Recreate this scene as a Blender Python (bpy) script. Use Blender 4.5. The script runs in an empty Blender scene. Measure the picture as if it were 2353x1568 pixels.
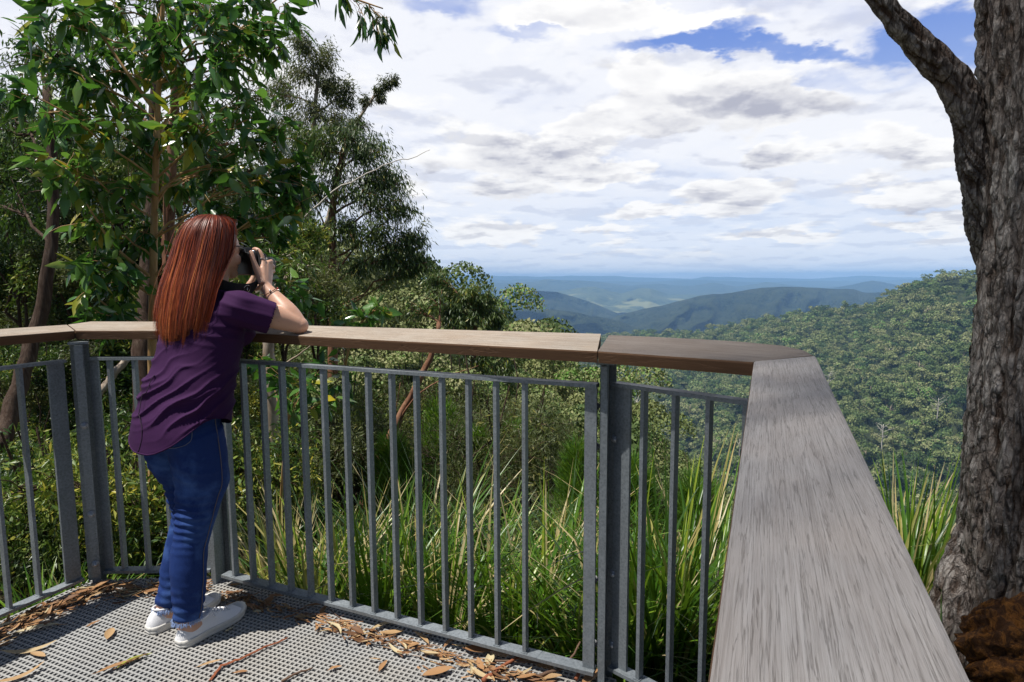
import bpy, math, random
import numpy as np
from mathutils import Vector, Matrix
R = math.radians
S = bpy.context.scene
C = S.collection
rng = np.random.default_rng(7)
random.seed(7)

# ------------------------------------------------------------------ camera
FPX, PITCH, ROLL, CAMZ = 1379.0, R(5.95), R(0.25), 1.3
fw = np.array([0, math.cos(PITCH), -math.sin(PITCH)])
up0 = np.array([0, math.sin(PITCH), math.cos(PITCH)])
rt0 = np.array([1.0, 0, 0])
rt = rt0 * math.cos(ROLL) - up0 * math.sin(ROLL)
up = up0 * math.cos(ROLL) + rt0 * math.sin(ROLL)
EYE = np.array([0, 0, CAMZ])
camd = bpy.data.cameras.new('camera')
camd.sensor_width = 36
camd.lens = 36 * FPX / 2353
camd.clip_start = 0.05
camd.clip_end = 200000
cam = bpy.data.objects.new('camera', camd)
C.objects.link(cam)
cam.matrix_world = Matrix(((rt[0], up[0], -fw[0], 0), (rt[1], up[1], -fw[1], 0), (rt[2], up[2], -fw[2], CAMZ), (0, 0, 0, 1)))
S.camera = cam

def at(px, py, Y):
    """point on the sight line of (px, py) at world depth Y (metres ahead of the viewpoint)"""
    d = fw * FPX + rt * (px - 1176.5) - up * (py - 784)
    return EYE + d * (Y / d[1])

# ------------------------------------------------------------------ object helpers
def tag(o, label=None, cat=None, group=None, kind=None):
    if label: o['label'] = label
    if cat: o['category'] = cat
    if group: o['group'] = group
    if kind: o['kind'] = kind
    return o

def empty(name, loc, label, cat, group=None):
    o = bpy.data.objects.new(name, None)
    o.empty_display_size = .1
    C.objects.link(o)
    o.location = Vector(loc)
    return tag(o, label, cat, group)

class MB:
    """collects geometry for ONE mesh"""
    def __init__(s):
        s.v = []; s.f = []; s.n = 0; s.t = []; s.sm = []
    def add(s, V, F, tint=None, smooth=False):
        V = np.asarray(V, float)
        s.v.append(V)
        for blk in (F if isinstance(F, list) and len(F) and isinstance(F[0], np.ndarray) and F[0].ndim == 2 else [np.asarray(F)]):
            s.f.append(blk + s.n)
            s.t.append(np.full(len(blk), .5) if tint is None else (np.full(len(blk), tint) if np.isscalar(tint) else tint))
            s.sm.append(np.full(len(blk), smooth))
        s.n += len(V)
        return s
    def box(s, c, d, M=None, tint=None):
        x, y, z = np.array(d) / 2
        V = np.array([(a, b, e) for a in (-x, x) for b in (-y, y) for e in (-z, z)])
        if M is not None: V = V @ np.asarray(M).T
        V = V + np.array(c)
        F = np.array([(0, 1, 3, 2), (4, 6, 7, 5), (0, 4, 5, 1), (2, 3, 7, 6), (0, 2, 6, 4), (1, 5, 7, 3)])
        return s.add(V, F, tint)
    def tube(s, P, r, n=8, cap=True, tint=None, wob=0):
        P = np.asarray(P, float); m = len(P)
        r = np.full(m, r) if np.isscalar(r) else np.asarray(r, float)
        T = np.gradient(P, axis=0); T /= np.linalg.norm(T, axis=1)[:, None] + 1e-9
        a = np.array([0, 0, 1.]) if abs(T[0][2]) < .9 else np.array([1., 0, 0])
        u = np.cross(T[0], a); u /= np.linalg.norm(u)
        V = []
        ang = np.arange(n) * 2 * math.pi / n
        for i in range(m):
            u = u - T[i] * (u @ T[i]); u /= np.linalg.norm(u) + 1e-9
            w = np.cross(T[i], u)
            rr = r[i] * (1 + wob * np.sin(ang * 3 + i * .9) + wob * .6 * np.sin(ang * 5 - i * .5))
            V.append(P[i] + (np.cos(ang) * rr)[:, None] * u + (np.sin(ang) * rr)[:, None] * w)
        V = np.concatenate(V)
        i = np.arange(m - 1)[:, None] * n; j = np.arange(n)[None, :]; k = (j + 1) % n
        F = np.stack([i + j, i + k, i + n + k, i + n + j], -1).reshape(-1, 4)
        fs = [F]
        if cap:
            V = np.concatenate([V, [P[0]], [P[-1]]])
            jj = np.arange(n); kk = (jj + 1) % n
            fs.append(np.stack([kk, jj, np.full(n, m * n)], -1))
            fs.append(np.stack([(m - 1) * n + jj, (m - 1) * n + kk, np.full(n, m * n + 1)], -1))
        s.add(V, fs, tint, True)
        return s
    def build(s, name, mat, parent=None, base=None, link=True):
        me = bpy.data.meshes.new(name)
        V = np.concatenate(s.v) if s.v else np.zeros((0, 3))
        if base is not None: V = V - np.asarray(base)
        me.vertices.add(len(V)); me.vertices.foreach_set('co', V.astype(np.float32).ravel())
        tot = np.concatenate([np.full(len(b), b.shape[1]) for b in s.f])
        idx = np.concatenate([b.ravel() for b in s.f])
        me.loops.add(len(idx)); me.loops.foreach_set('vertex_index', idx.astype(np.int32))
        me.polygons.add(len(tot))
        st = np.concatenate([[0], np.cumsum(tot)[:-1]])
        me.polygons.foreach_set('loop_start', st.astype(np.int32))
        me.polygons.foreach_set('use_smooth', np.concatenate(s.sm).astype(bool))
        at_ = me.attributes.new('tint', 'FLOAT', 'FACE')
        at_.data.foreach_set('value', np.concatenate(s.t).astype(np.float32))
        me.update(calc_edges=True)
        me.materials.append(mat)
        o = bpy.data.objects.new(name, me)
        if link: C.objects.link(o)
        if parent is not None: o.parent = parent
        return o

def copy_tree(o, parent=None):
    c = o.copy(); C.objects.link(c)
    if parent is not None: c.parent = parent
    for ch in kids.get(o.name, []) : copy_tree(ch, c)
    return c
kids = {}

# ------------------------------------------------------------------ materials
def nt(name):
    m = bpy.data.materials.new(name); m.use_nodes = True
    t = m.node_tree; t.nodes.clear()
    out = t.nodes.new('ShaderNodeOutputMaterial')
    return m, t, out
def N(t, typ, **kw):
    n = t.nodes.new(typ)
    for k, v in kw.items():
        if k.startswith('i_'):
            key = k[2:].replace('_', ' ')
            n.inputs[int(key) if key.isdigit() else key].default_value = v
        else: setattr(n, k, v)
    return n
def ramp(t, fac, stops, interp='LINEAR'):
    r = t.nodes.new('ShaderNodeValToRGB'); r.color_ramp.interpolation = interp
    e = r.color_ramp.elements
    while len(e) > 1: e.remove(e[-1])
    e[0].position, e[0].color = stops[0][0], (*stops[0][1], 1)
    for p, c in stops[1:]:
        x = e.new(p); x.color = (*c, 1)
    t.links.new(fac, r.inputs[0]); return r
def mapping(t, scale, coord='Object', rot=(0, 0, 0)):
    tc = t.nodes.new('ShaderNodeTexCoord'); mp = t.nodes.new('ShaderNodeMapping')
    mp.inputs['Scale'].default_value = scale; mp.inputs['Rotation'].default_value = rot
    t.links.new(tc.outputs[coord], mp.inputs['Vector']); return mp
def noise(t, vec, scale, detail=4, rough=.6, dist=0):
    n = t.nodes.new('ShaderNodeTexNoise')
    n.inputs['Scale'].default_value = scale; n.inputs['Detail'].default_value = detail
    n.inputs['Roughness'].default_value = rough; n.inputs['Distortion'].default_value = dist
    t.links.new(vec.outputs[0], n.inputs['Vector']); return n
def mixc(t, fac, a, b, mode='MIX'):
    m = t.nodes.new('ShaderNodeMix'); m.data_type = 'RGBA'; m.blend_type = mode
    for s_, v in ((0, fac), (6, a), (7, b)):
        if hasattr(v, 'links'): t.links.new(v, m.inputs[s_])
        else: m.inputs[s_].default_value = v if s_ == 0 else (*v, 1)
    return m.outputs[2]
def bump(t, h, strength=.3, dist=.01):
    b = t.nodes.new('ShaderNodeBump'); b.inputs['Strength'].default_value = strength
    b.inputs['Distance'].default_value = dist; t.links.new(h, b.inputs['Height']); return b.outputs[0]
def principled(t, out, col, rough=.6, spec=.5, metal=0, normal=None):
    p = t.nodes.new('ShaderNodeBsdfPrincipled')
    if hasattr(col, 'links'): t.links.new(col, p.inputs['Base Color'])
    else: p.inputs['Base Color'].default_value = (*col, 1)
    if hasattr(rough, 'links'): t.links.new(rough, p.inputs['Roughness'])
    else: p.inputs['Roughness'].default_value = rough
    p.inputs['Specular IOR Level'].default_value = spec
    p.inputs['Metallic'].default_value = metal
    if normal is not None: t.links.new(normal, p.inputs['Normal'])
    t.links.new(p.outputs[0], out.inputs[0]); return p

def mat_simple(name, col, rough=.6, spec=.5, metal=0, var=.15, scale=30, bmp=.1, bdist=.002):
    m, t, out = nt(name)
    mp = mapping(t, (1, 1, 1)); n = noise(t, mp, scale, 5)
    c = mixc(t, n.outputs[0], tuple(x * (1 - var) for x in col), tuple(min(1, x * (1 + var)) for x in col))
    principled(t, out, c, rough, spec, metal, bump(t, n.outputs[0], bmp, bdist))
    return m

def mat_leaf(name, stops, rough=.4, spec=.5, trans=.3, tcol=(.22, .38, .04), objvar=0.0):
    """stops: colours over the per-leaf tint"""
    m, t, out = nt(name)
    a = N(t, 'ShaderNodeAttribute', attribute_name='tint')
    fac = a.outputs['Fac']
    if objvar:
        oi = t.nodes.new('ShaderNodeObjectInfo')
        mm = N(t, 'ShaderNodeMath', operation='MULTIPLY_ADD'); mm.inputs[1].default_value = objvar; mm.inputs[2].default_value = -objvar / 2
        t.links.new(oi.outputs['Random'], mm.inputs[0])
        ad = N(t, 'ShaderNodeMath', operation='ADD'); t.links.new(mm.outputs[0], ad.inputs[0]); t.links.new(fac, ad.inputs[1]); fac = ad.outputs[0]
    r = ramp(t, fac, stops)
    p = t.nodes.new('ShaderNodeBsdfPrincipled')
    t.links.new(r.outputs[0], p.inputs['Base Color'])
    p.inputs['Roughness'].default_value = rough; p.inputs['Specular IOR Level'].default_value = spec
    tr = t.nodes.new('ShaderNodeBsdfTranslucent')
    tc = mixc(t, .5, r.outputs[0], tcol)
    t.links.new(tc, tr.inputs[0])
    mx = t.nodes.new('ShaderNodeMixShader'); mx.inputs[0].default_value = trans
    t.links.new(p.outputs[0], mx.inputs[1]); t.links.new(tr.outputs[0], mx.inputs[2]); t.links.new(mx.outputs[0], out.inputs[0])
    return m

def mat_wood(name, c1, c2, c3, scale=1.0, stain=(.12, .11, .10), rough=.75):
    """grain runs along the object's X axis"""
    m, t, out = nt(name)
    mp = mapping(t, (1.1 * scale, 52 * scale, 52 * scale))
    n1 = noise(t, mp, 3.0, 8, .65, .6)
    mp2 = mapping(t, (4.5 * scale, 300 * scale, 300 * scale)); n2 = noise(t, mp2, 2.5, 6, .7, .3)
    mp3 = mapping(t, (2.2, 3.5, 3)); n3 = noise(t, mp3, 2.2, 5, .6, .5)
    r = ramp(t, n1.outputs[0], [(.28, c1), (.5, c2), (.72, c3)])
    cr = ramp(t, n2.outputs[0], [(.30, (.62, .60, .58)), (.52, (.95, .95, .95)), (1, (1, 1, 1))])
    c = mixc(t, .85, r.outputs[0], cr.outputs[0], 'MULTIPLY')
    r3 = ramp(t, n3.outputs[0], [(.35, (0, 0, 0)), (.75, (1, 1, 1))])
    c = mixc(t, r3.outputs[0], c, mixc(t, .45, c, stain))
    # hair cracks along the grain
    def lines(sx, sy, seed, w_):
        m4 = mapping(t, (sx * scale, sy * scale, 3)); m4.inputs['Location'].default_value = (seed, seed, 0)
        v = noise(t, m4, 1.0, 5, .62, .5); mu = N(t, 'ShaderNodeMath', operation='PINGPONG'); mu.inputs[1].default_value = .07; t.links.new(v.outputs[0], mu.inputs[0])
        return ramp(t, mu.outputs[0], [(.0, (0, 0, 0)), (w_, (1, 1, 1))]).outputs[0]
    l1 = lines(2.2, 95, 3, .010); l2 = lines(4.5, 230, 8, .024)
    c = mixc(t, l1, mixc(t, .40, c, (.07, .055, .045)), c); c = mixc(t, l2, mixc(t, .34, c, (.09, .075, .065)), c)
    add = N(t, 'ShaderNodeMath', operation='ADD'); t.links.new(n2.outputs[0], add.inputs[0]); t.links.new(l1, add.inputs[1])
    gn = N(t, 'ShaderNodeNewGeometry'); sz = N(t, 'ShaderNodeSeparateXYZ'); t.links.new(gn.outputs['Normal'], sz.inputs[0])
    # sawn edges keep the timber's brown, with their shade painted in; top has silvered
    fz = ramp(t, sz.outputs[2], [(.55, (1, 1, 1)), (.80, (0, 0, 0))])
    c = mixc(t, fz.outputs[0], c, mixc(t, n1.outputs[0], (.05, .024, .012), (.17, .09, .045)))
    principled(t, out, c, rough, .3, 0, bump(t, add.outputs[0], .55, .0015))
    return m

def mat_bark(name, cols, sc=(9, 9, 1.6), strength=.9, dist=.02, rough=.9):
    m, t, out = nt(name)
    mp = mapping(t, sc)
    n1 = noise(t, mp, 2.2, 10, .72, 1.2); mp2 = mapping(t, (1, 1, .6)); n2 = noise(t, mp2, 2.5, 4)
    r = ramp(t, n1.outputs[0], [(.30, cols[0]), (.47, cols[1]), (.62, cols[2]), (.8, cols[3])])
    c = mixc(t, n2.outputs[0], r.outputs[0], mixc(t, .5, r.outputs[0], cols[4]))
    principled(t, out, c, rough, .2, 0, bump(t, n1.outputs[0], strength, dist))
    return m

def mat_galv(name, base=(.21, .235, .255), rough=.48):
    m, t, out = nt(name)
    mp = mapping(t, (1, 1, 1))
    n1 = noise(t, mp, 150, 3, .6); n2 = noise(t, mp, 9, 6, .6)
    v = N(t, 'ShaderNodeTexVoronoi'); v.inputs['Scale'].default_value = 120; t.links.new(mp.outputs[0], v.inputs['Vector'])
    c = mixc(t, n2.outputs[0], tuple(x * .72 for x in base), tuple(x * 1.25 for x in base))
    c = mixc(t, .3, c, v.outputs['Distance'], 'SOFT_LIGHT')
    sp = ramp(t, n1.outputs[0], [(.34, (.6, .6, .61)), (.42, (1, 1, 1))])
    c = mixc(t, .7, c, sp.outputs[0], 'MULTIPLY')
    rr = ramp(t, n2.outputs[0], [(.3, (rough - .12,) * 3), (.7, (rough + .15,) * 3)])
    principled(t, out, c, rr.outputs[0], .5, .35, bump(t, n1.outputs[0], .15, .001))
    return m

M = {}
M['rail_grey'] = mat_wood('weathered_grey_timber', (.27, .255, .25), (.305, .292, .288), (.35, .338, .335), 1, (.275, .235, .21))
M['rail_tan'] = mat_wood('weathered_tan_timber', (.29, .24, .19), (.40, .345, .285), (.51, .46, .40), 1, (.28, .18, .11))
M['rail_shaded'] = mat_wood('weathered_timber_shaded', (.12, .098, .084), (.185, .158, .14), (.27, .24, .215), 1, (.12, .085, .06))  # weathered timber with the shade over the curved board put into its colours
M['galv'] = mat_galv('galvanised_steel')
M['bolt'] = mat_galv('zinc_bolt', (.45, .46, .48), .4)
def mat_grating():
    m, t, out = nt('grating_resin')
    mp = mapping(t, (1, 1, 1)); n1 = noise(t, mp, 4, 6, .6); n2 = noise(t, mp, 220, 4, .6); n3 = noise(t, mp, 1.5, 4)
    c = mixc(t, n1.outputs[0], (.25, .25, .247), (.40, .40, .392))
    c = mixc(t, ramp(t, n3.outputs[0], [(.45, (0, 0, 0)), (.75, (.55, .55, .55))]).outputs[0], c, (.36, .31, .24))
    c = mixc(t, .4, c, ramp(t, n2.outputs[0], [(.3, (.3, .3, .3)), (.6, (1, 1, 1))]).outputs[0], 'MULTIPLY')
    principled(t, out, c, .75, .35, 0, bump(t, n2.outputs[0], .5, .001)); return m
M['grating'] = mat_grating()
M['bark_main'] = mat_bark('furrowed_grey_bark', [(.035, .028, .025), (.14, .115, .10), (.30, .265, .24), (.42, .39, .36), (.26, .15, .09)], (13, 13, 2.4), 1.0, .035)
def mat_trunk():
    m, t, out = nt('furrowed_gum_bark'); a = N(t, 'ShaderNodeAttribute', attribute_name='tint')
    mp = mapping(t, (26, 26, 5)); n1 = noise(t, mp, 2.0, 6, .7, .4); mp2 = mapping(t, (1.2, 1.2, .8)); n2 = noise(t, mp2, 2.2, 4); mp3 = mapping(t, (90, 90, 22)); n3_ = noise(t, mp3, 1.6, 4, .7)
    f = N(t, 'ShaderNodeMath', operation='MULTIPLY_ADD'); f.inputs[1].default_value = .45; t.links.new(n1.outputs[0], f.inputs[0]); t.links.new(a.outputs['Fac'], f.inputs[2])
    def cracks(sc, w_, dd):
        m0 = mapping(t, sc); nn = noise(t, m0, .8, 3, .6); mm = N(t, 'ShaderNodeVectorMath', operation='MULTIPLY_ADD'); mm.inputs[1].default_value = (dd, dd, dd)
        t.links.new(nn.outputs['Color'], mm.inputs[0]); t.links.new(m0.outputs[0], mm.inputs[2])
        v = N(t, 'ShaderNodeTexVoronoi', feature='DISTANCE_TO_EDGE'); v.inputs['Scale'].default_value = 1.0; t.links.new(mm.outputs[0], v.inputs['Vector'])
        return ramp(t, v.outputs['Distance'], [(0, (0, 0, 0)), (w_, (1, 1, 1))]).outputs[0]
    k1 = cracks((24, 24, 6.5), .16, 1.6); k2 = cracks((62, 62, 19), .20, 1.6)
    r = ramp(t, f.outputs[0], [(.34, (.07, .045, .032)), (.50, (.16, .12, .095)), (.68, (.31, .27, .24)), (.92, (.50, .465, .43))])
    c = mixc(t, ramp(t, n2.outputs[0], [(.42, (0, 0, 0)), (.62, (.65, .65, .65))]).outputs[0], r.outputs[0], mixc(t, .5, r.outputs[0], (.20, .115, .07)))
    c = mixc(t, .5, c, ramp(t, n3_.outputs[0], [(.3, (.45, .42, .40)), (.55, (1, 1, 1))]).outputs[0], 'MULTIPLY')
    c = mixc(t, k1, mixc(t, .72, c, (.035, .020, .014)), c); c = mixc(t, k2, mixc(t, .5, c, (.05, .032, .024)), c)
    hh = N(t, 'ShaderNodeMath', operation='MULTIPLY_ADD'); hh.inputs[1].default_value = 1.0; t.links.new(k1, hh.inputs[0]); h2 = N(t, 'ShaderNodeMath', operation='MULTIPLY_ADD'); h2.inputs[1].default_value = .4; t.links.new(k2, h2.inputs[0]); t.links.new(n3_.outputs[0], h2.inputs[2]); t.links.new(h2.outputs[0], hh.inputs[2])
    principled(t, out, c, .9, .2, 0, bump(t, hh.outputs[0], .9, .008)); return m
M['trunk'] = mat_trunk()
M['bark_burnt'] = mat_bark('scorched_orange_wood', [(.02, .014, .010), (.10, .045, .02), (.50, .20, .04), (.52, .38, .24), (.16, .07, .03)], (16, 16, 12), 1.0, .03)
M['bark_gold'] = mat_bark('smooth_gold_bark', [(.22, .12, .05), (.42, .26, .11), (.55, .39, .20), (.6, .47, .28), (.38, .19, .08)], (6, 6, 1.2), .3, .004, .6)
M['bark_red'] = mat_bark('peeling_red_bark', [(.07, .03, .018), (.20, .095, .055), (.34, .19, .12), (.46, .34, .24), (.15, .07, .04)], (8, 8, 1.5), .6, .01, .7)
M['bark_dark'] = mat_bark('dark_stringy_bark', [(.012, .009, .008), (.05, .035, .027), (.11, .085, .068), (.20, .17, .14), (.10, .05, .03)], (12, 12, 1.5), .8, .02)
M['bark_pale'] = mat_bark('pale_gum_bark', [(.16, .12, .09), (.34, .28, .22), (.50, .45, .38), (.60, .56, .50), (.30, .18, .11)], (5, 5, 1.5), .4, .006, .65)
G = lambda *a: [(p, c) for p, c in a]
M['leaf_big'] = mat_leaf('glossy_gum_leaf', G((0, (.014, .042, .014)), (.35, (.034, .105, .024)), (.7, (.085, .19, .04)), (.93, (.17, .28, .06)), (1, (.40, .32, .02))), .24, .75, .30, (.16, .40, .03))
M['leaf_mid'] = mat_leaf('narrow_gum_leaf', G((0, (.026, .048, .015)), (.45, (.072, .120, .030)), (.8, (.17, .22, .05)), (1, (.30, .28, .04))), .42, .45, .22, (.16, .30, .04), .2)
M['leaf_dark'] = mat_leaf('dark_understorey_leaf', G((0, (.014, .028, .009)), (.35, (.032, .075, .016)), (.65, (.11, .175, .03)), (.85, (.20, .25, .04)), (1, (.36, .32, .035))), .42, .45, .2, (.14, .30, .03), .25)
M['leaf_olive'] = mat_leaf('olive_gum_leaf', G((0, (.035, .050, .016)), (.5, (.075, .095, .032)), (.85, (.12, .14, .045)), (1, (.20, .18, .045))), .5, .35, .25, (.22, .30, .05), .35)
M['leaf_hill'] = mat_leaf('hillside_gum_leaf', G((0, (.035, .075, .028)), (.22, (.07, .115, .038)), (.42, (.13, .175, .055)), (.60, (.21, .235, .09)), (.74, (.27, .27, .13)), (.86, (.15, .24, .06)), (1, (.09, .28, .03))), .6, .2, .12, (.18, .26, .05), .72)
M['blade'] = mat_leaf('strappy_leaf_blade', G((0, (.022, .060, .008)), (.35, (.055, .14, .012)), (.62, (.14, .25, .02)), (.82, (.26, .32, .03)), (.90, (.42, .33, .14)), (1, (.50, .42, .24))), .35, .5, .3, (.28, .50, .03))
M['fern'] = mat_leaf('fern_frond', G((0, (.025, .07, .010)), (.6, (.06, .15, .02)), (1, (.16, .27, .03))), .5, .3, .35, (.3, .5, .03))
M['dryleaf'] = mat_leaf('dry_fallen_leaf', G((0, (.10, .045, .02)), (.3, (.24, .12, .055)), (.55, (.36, .20, .09)), (.75, (.42, .30, .16)), (.9, (.50, .42, .26)), (1, (.30, .34, .05))), .6, .3, .1, (.4, .25, .1))
M['twig'] = mat_simple('twig_wood', (.13, .08, .055), .8, .2, 0, .4, 60)
M['barkstrip'] = mat_simple('bark_strip', (.26, .09, .045), .8, .2, 0, .5, 40, .5, .003)
M['deadwood'] = mat_simple('bleached_deadwood', (.50, .46, .41), .8, .2, 0, .3, 10)

# ------------------------------------------------------------------ leaves
def leaf_geo(P, D, Nn, L, W, tint, near=True, shape=.42, curve=.12):
    """many leaves as arrays; returns V, [F..], tint lists. near: folded and curved blade, else a single bent diamond"""
    P = np.asarray(P); n = len(P)
    D = D / (np.linalg.norm(D, axis=1)[:, None] + 1e-9)
    Sd = np.cross(D, Nn); Sd /= np.linalg.norm(Sd, axis=1)[:, None] + 1e-9
    Nn = np.cross(Sd, D)
    L = np.broadcast_to(L, n)[:, None]; W = np.broadcast_to(W, n)[:, None]
    cv = (rng.uniform(-1, 1, (n, 1)) * curve + curve * .6) * L
    sk = rng.uniform(-1, 1, (n, 1)) * curve * .9 * L
    if near:
        ts = (.14, .42, .72)
        ws = (.62, 1.0, .60)
        if shape < .3: ws = (.8, 1.0, .7)
        V = [P]
        for t_, w_ in zip(ts, ws):
            c = P + D * L * t_ - Nn * cv * t_ * t_ + Sd * sk * math.sin(math.pi * t_)
            V += [c - Sd * W * w_ * .5 + Nn * W * .10, c, c + Sd * W * w_ * .5 + Nn * W * .10]
        V.append(P + D * L - Nn * cv)
        V = np.stack(V, 1)  # n,11,3
        q = np.array([(1, 4, 5, 2), (2, 5, 6, 3), (4, 7, 8, 5), (5, 8, 9, 6)]); tr = np.array([(0, 1, 2), (0, 2, 3), (7, 10, 8), (8, 10, 9)])
        k = 11
    else:
        mid = P + D * L * .45 + Sd * sk * .5
        V = np.stack([P, mid - Sd * W * .5, P + D * L - Nn * cv, mid + Sd * W * .5], 1)
        q = np.array([(0, 1, 2, 3)]); tr = None; k = 4
    off = (np.arange(n) * k)[:, None, None]
    F = [(q[None] + off).reshape(-1, 4)]
    T = [np.repeat(tint, len(q))]
    if tr is not None:
        F.append((tr[None] + off).reshape(-1, 3)); T.append(np.repeat(tint, len(tr)))
    return V.reshape(-1, 3), F, T

def add_leaves(mb, P, D, Nn, L, W, tint, near=True, **kw):
    V, F, T = leaf_geo(P, D, Nn, L, W, tint, near, **kw)
    mb.v.append(V)
    for f, tt in zip(F, T):
        mb.f.append(f + mb.n); mb.t.append(tt); mb.sm.append(np.full(len(f), near))
    mb.n += len(V)

def rdir(n):
    v = rng.normal(size=(n, 3)); return v / np.linalg.norm(v, axis=1)[:, None]

def bez(a, b, sag=0, n=8, jit=0.0, bow=None):
    a = np.asarray(a, float); b = np.asarray(b, float)
    t = np.linspace(0, 1, n)[:, None]
    bow = np.zeros(3) if bow is None else np.asarray(bow, float)
    p = a * (1 - t) + b * t + 4 * t * (1 - t) * bow + np.array([0, 0, sag]) * 4 * t * (1 - t)
    if jit: p[1:-1] += rng.normal(size=(n - 2, 3)) * jit
    return p

def foliage(br, lv, root, clumps, nleaf, L, W, near, droop=.6, twr=.004, tints=(.0, 1.), branch_r=.02, shape=.42, twigs=7, sub=6, flat=1.0, tipbias=0, tmul=1.0):
    """root: function height/centre -> attachment point; clumps: (centre xyz, radius, density)"""
    for c, r, den in clumps:
        c = np.asarray(c, float)
        a = root(c)
        bl = np.linalg.norm(c - a)
        P = bez(a, c, sag=bl * .06, n=7, jit=bl * .02)
        br.tube(P, np.linspace(branch_r, twr * 1.6, 7) * (.6 + .6 * min(1, r)), 6, False)
        nt_ = max(3, int(twigs * den))
        tb = rng.uniform(*tints)
        for k in range(nt_):
            i0 = rng.integers(3, 7)
            e = c + rdir(1)[0] * r * rng.uniform(.45, 1.0) * np.array([1, 1, flat])
            Q = bez(P[i0], e, sag=r * .12, n=5, jit=r * .03)
            br.tube(Q, np.linspace(twr, twr * .35, 5), 4, False)
            m = max(3, int(nleaf * den / nt_))
            t_ = rng.uniform(.15, 1.05, m) ** (.8 if tipbias else 1)
            q = Q[np.clip((t_ * 4).astype(int), 0, 3)] * (1 - (t_ * 4 % 1))[:, None] + Q[np.clip((t_ * 4).astype(int) + 1, 0, 4)] * (t_ * 4 % 1)[:, None]
            q = q + rng.normal(size=(m, 3)) * r * (.10 if near else .17) * tmul
            ax = (Q[-1] - Q[0]); ax /= np.linalg.norm(ax) + 1e-9
            D = ax * .5 + rdir(m) * .75 + np.array([0, 0, -droop])
            tint = np.clip(tb + rng.normal(size=m) * .16, 0, 1)
            yl = rng.random(m) < .03; tint[yl] = .97
            ll = L * rng.uniform(.55, 1.15, m)
            add_leaves(lv, q, D, rdir(m) + np.array([0, 0, .8]), ll, W * ll / L * rng.uniform(.75, 1.15, m), tint, near, shape=shape)
# ------------------------------------------------------------------ viewing platform
def onz(px, py, z):
    d = fw * FPX + rt * (px - 1176.5) - up * (py - 784)
    return EYE + d * ((z - CAMZ) / d[2])

poly = [(-2.62, .70), (-1.835, 2.50), (-1.28, 2.53), (.30, 1.86), (.67, 1.50), (-.34, -.90), (-2.2, -.95)]
def clip_line(o, d):
    """segment of the line o + t d inside the platform outline"""
    t0, t1 = -9, 9
    n = len(poly)
    for i in range(n):
        a = np.array(poly[i]); b = np.array(poly[(i + 1) % n])
        e = b - a; nn = np.array([e[1], -e[0]])   # inward for clockwise order
        num = nn @ (np.array(o) - a); den = nn @ np.array(d)
        if abs(den) < 1e-9:
            if num < 0: return None
            continue
        t = -num / den
        if den > 0: t0 = max(t0, t)
        else: t1 = min(t1, t)
    return (t0, t1) if t1 > t0 + .02 else None
g = MB()
GA = R(-22.2); pitch = .0187
for fam, (ang, zt, wt) in enumerate(((GA, 0.0, .0068), (GA + math.pi / 2, -.0004, .0064))):
    d = np.array([math.cos(ang), math.sin(ang)]); nrm = np.array([-d[1], d[0]])
    ph = .004 if fam == 0 else .009
    for k in range(-220, 220):
        o = nrm * (k * pitch + ph)
        c_ = clip_line(o, d)
        if c_ is None: continue
        a = o + d * c_[0]; b = o + d * c_[1]
        V = []
        for p in (a, b):
            for s_, zz, w_ in ((-1, zt, wt), (1, zt, wt), (1, zt - .030, wt * .62), (-1, zt - .030, wt * .62)):
                q = p + nrm * s_ * w_ / 2; V.append((q[0], q[1], zz))
        g.add(np.array(V), np.array([(0, 1, 5, 4), (1, 2, 6, 5), (2, 3, 7, 6), (3, 0, 4, 7)]))
tag(g.build('floor', M['grating']), kind='structure')
# joists under the grating
jb = MB()
for k in range(-2, 5):
    o = np.array([-math.sin(GA), math.cos(GA)]) * (k * .62 + .2); d = np.array([math.cos(GA), math.sin(GA)])
    c_ = clip_line(o, d)
    if c_:
        a = o + d * c_[0]; b = o + d * c_[1]; L_ = np.linalg.norm(b - a); ca, sa = d
        jb.box(((a + b) / 2).tolist() + [-.135], (L_ - .04, .05, .20), [(ca, -sa, 0), (sa, ca, 0), (0, 0, 1)])
tag(jb.build('floor_beam', M['bark_dark']), kind='structure')

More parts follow.
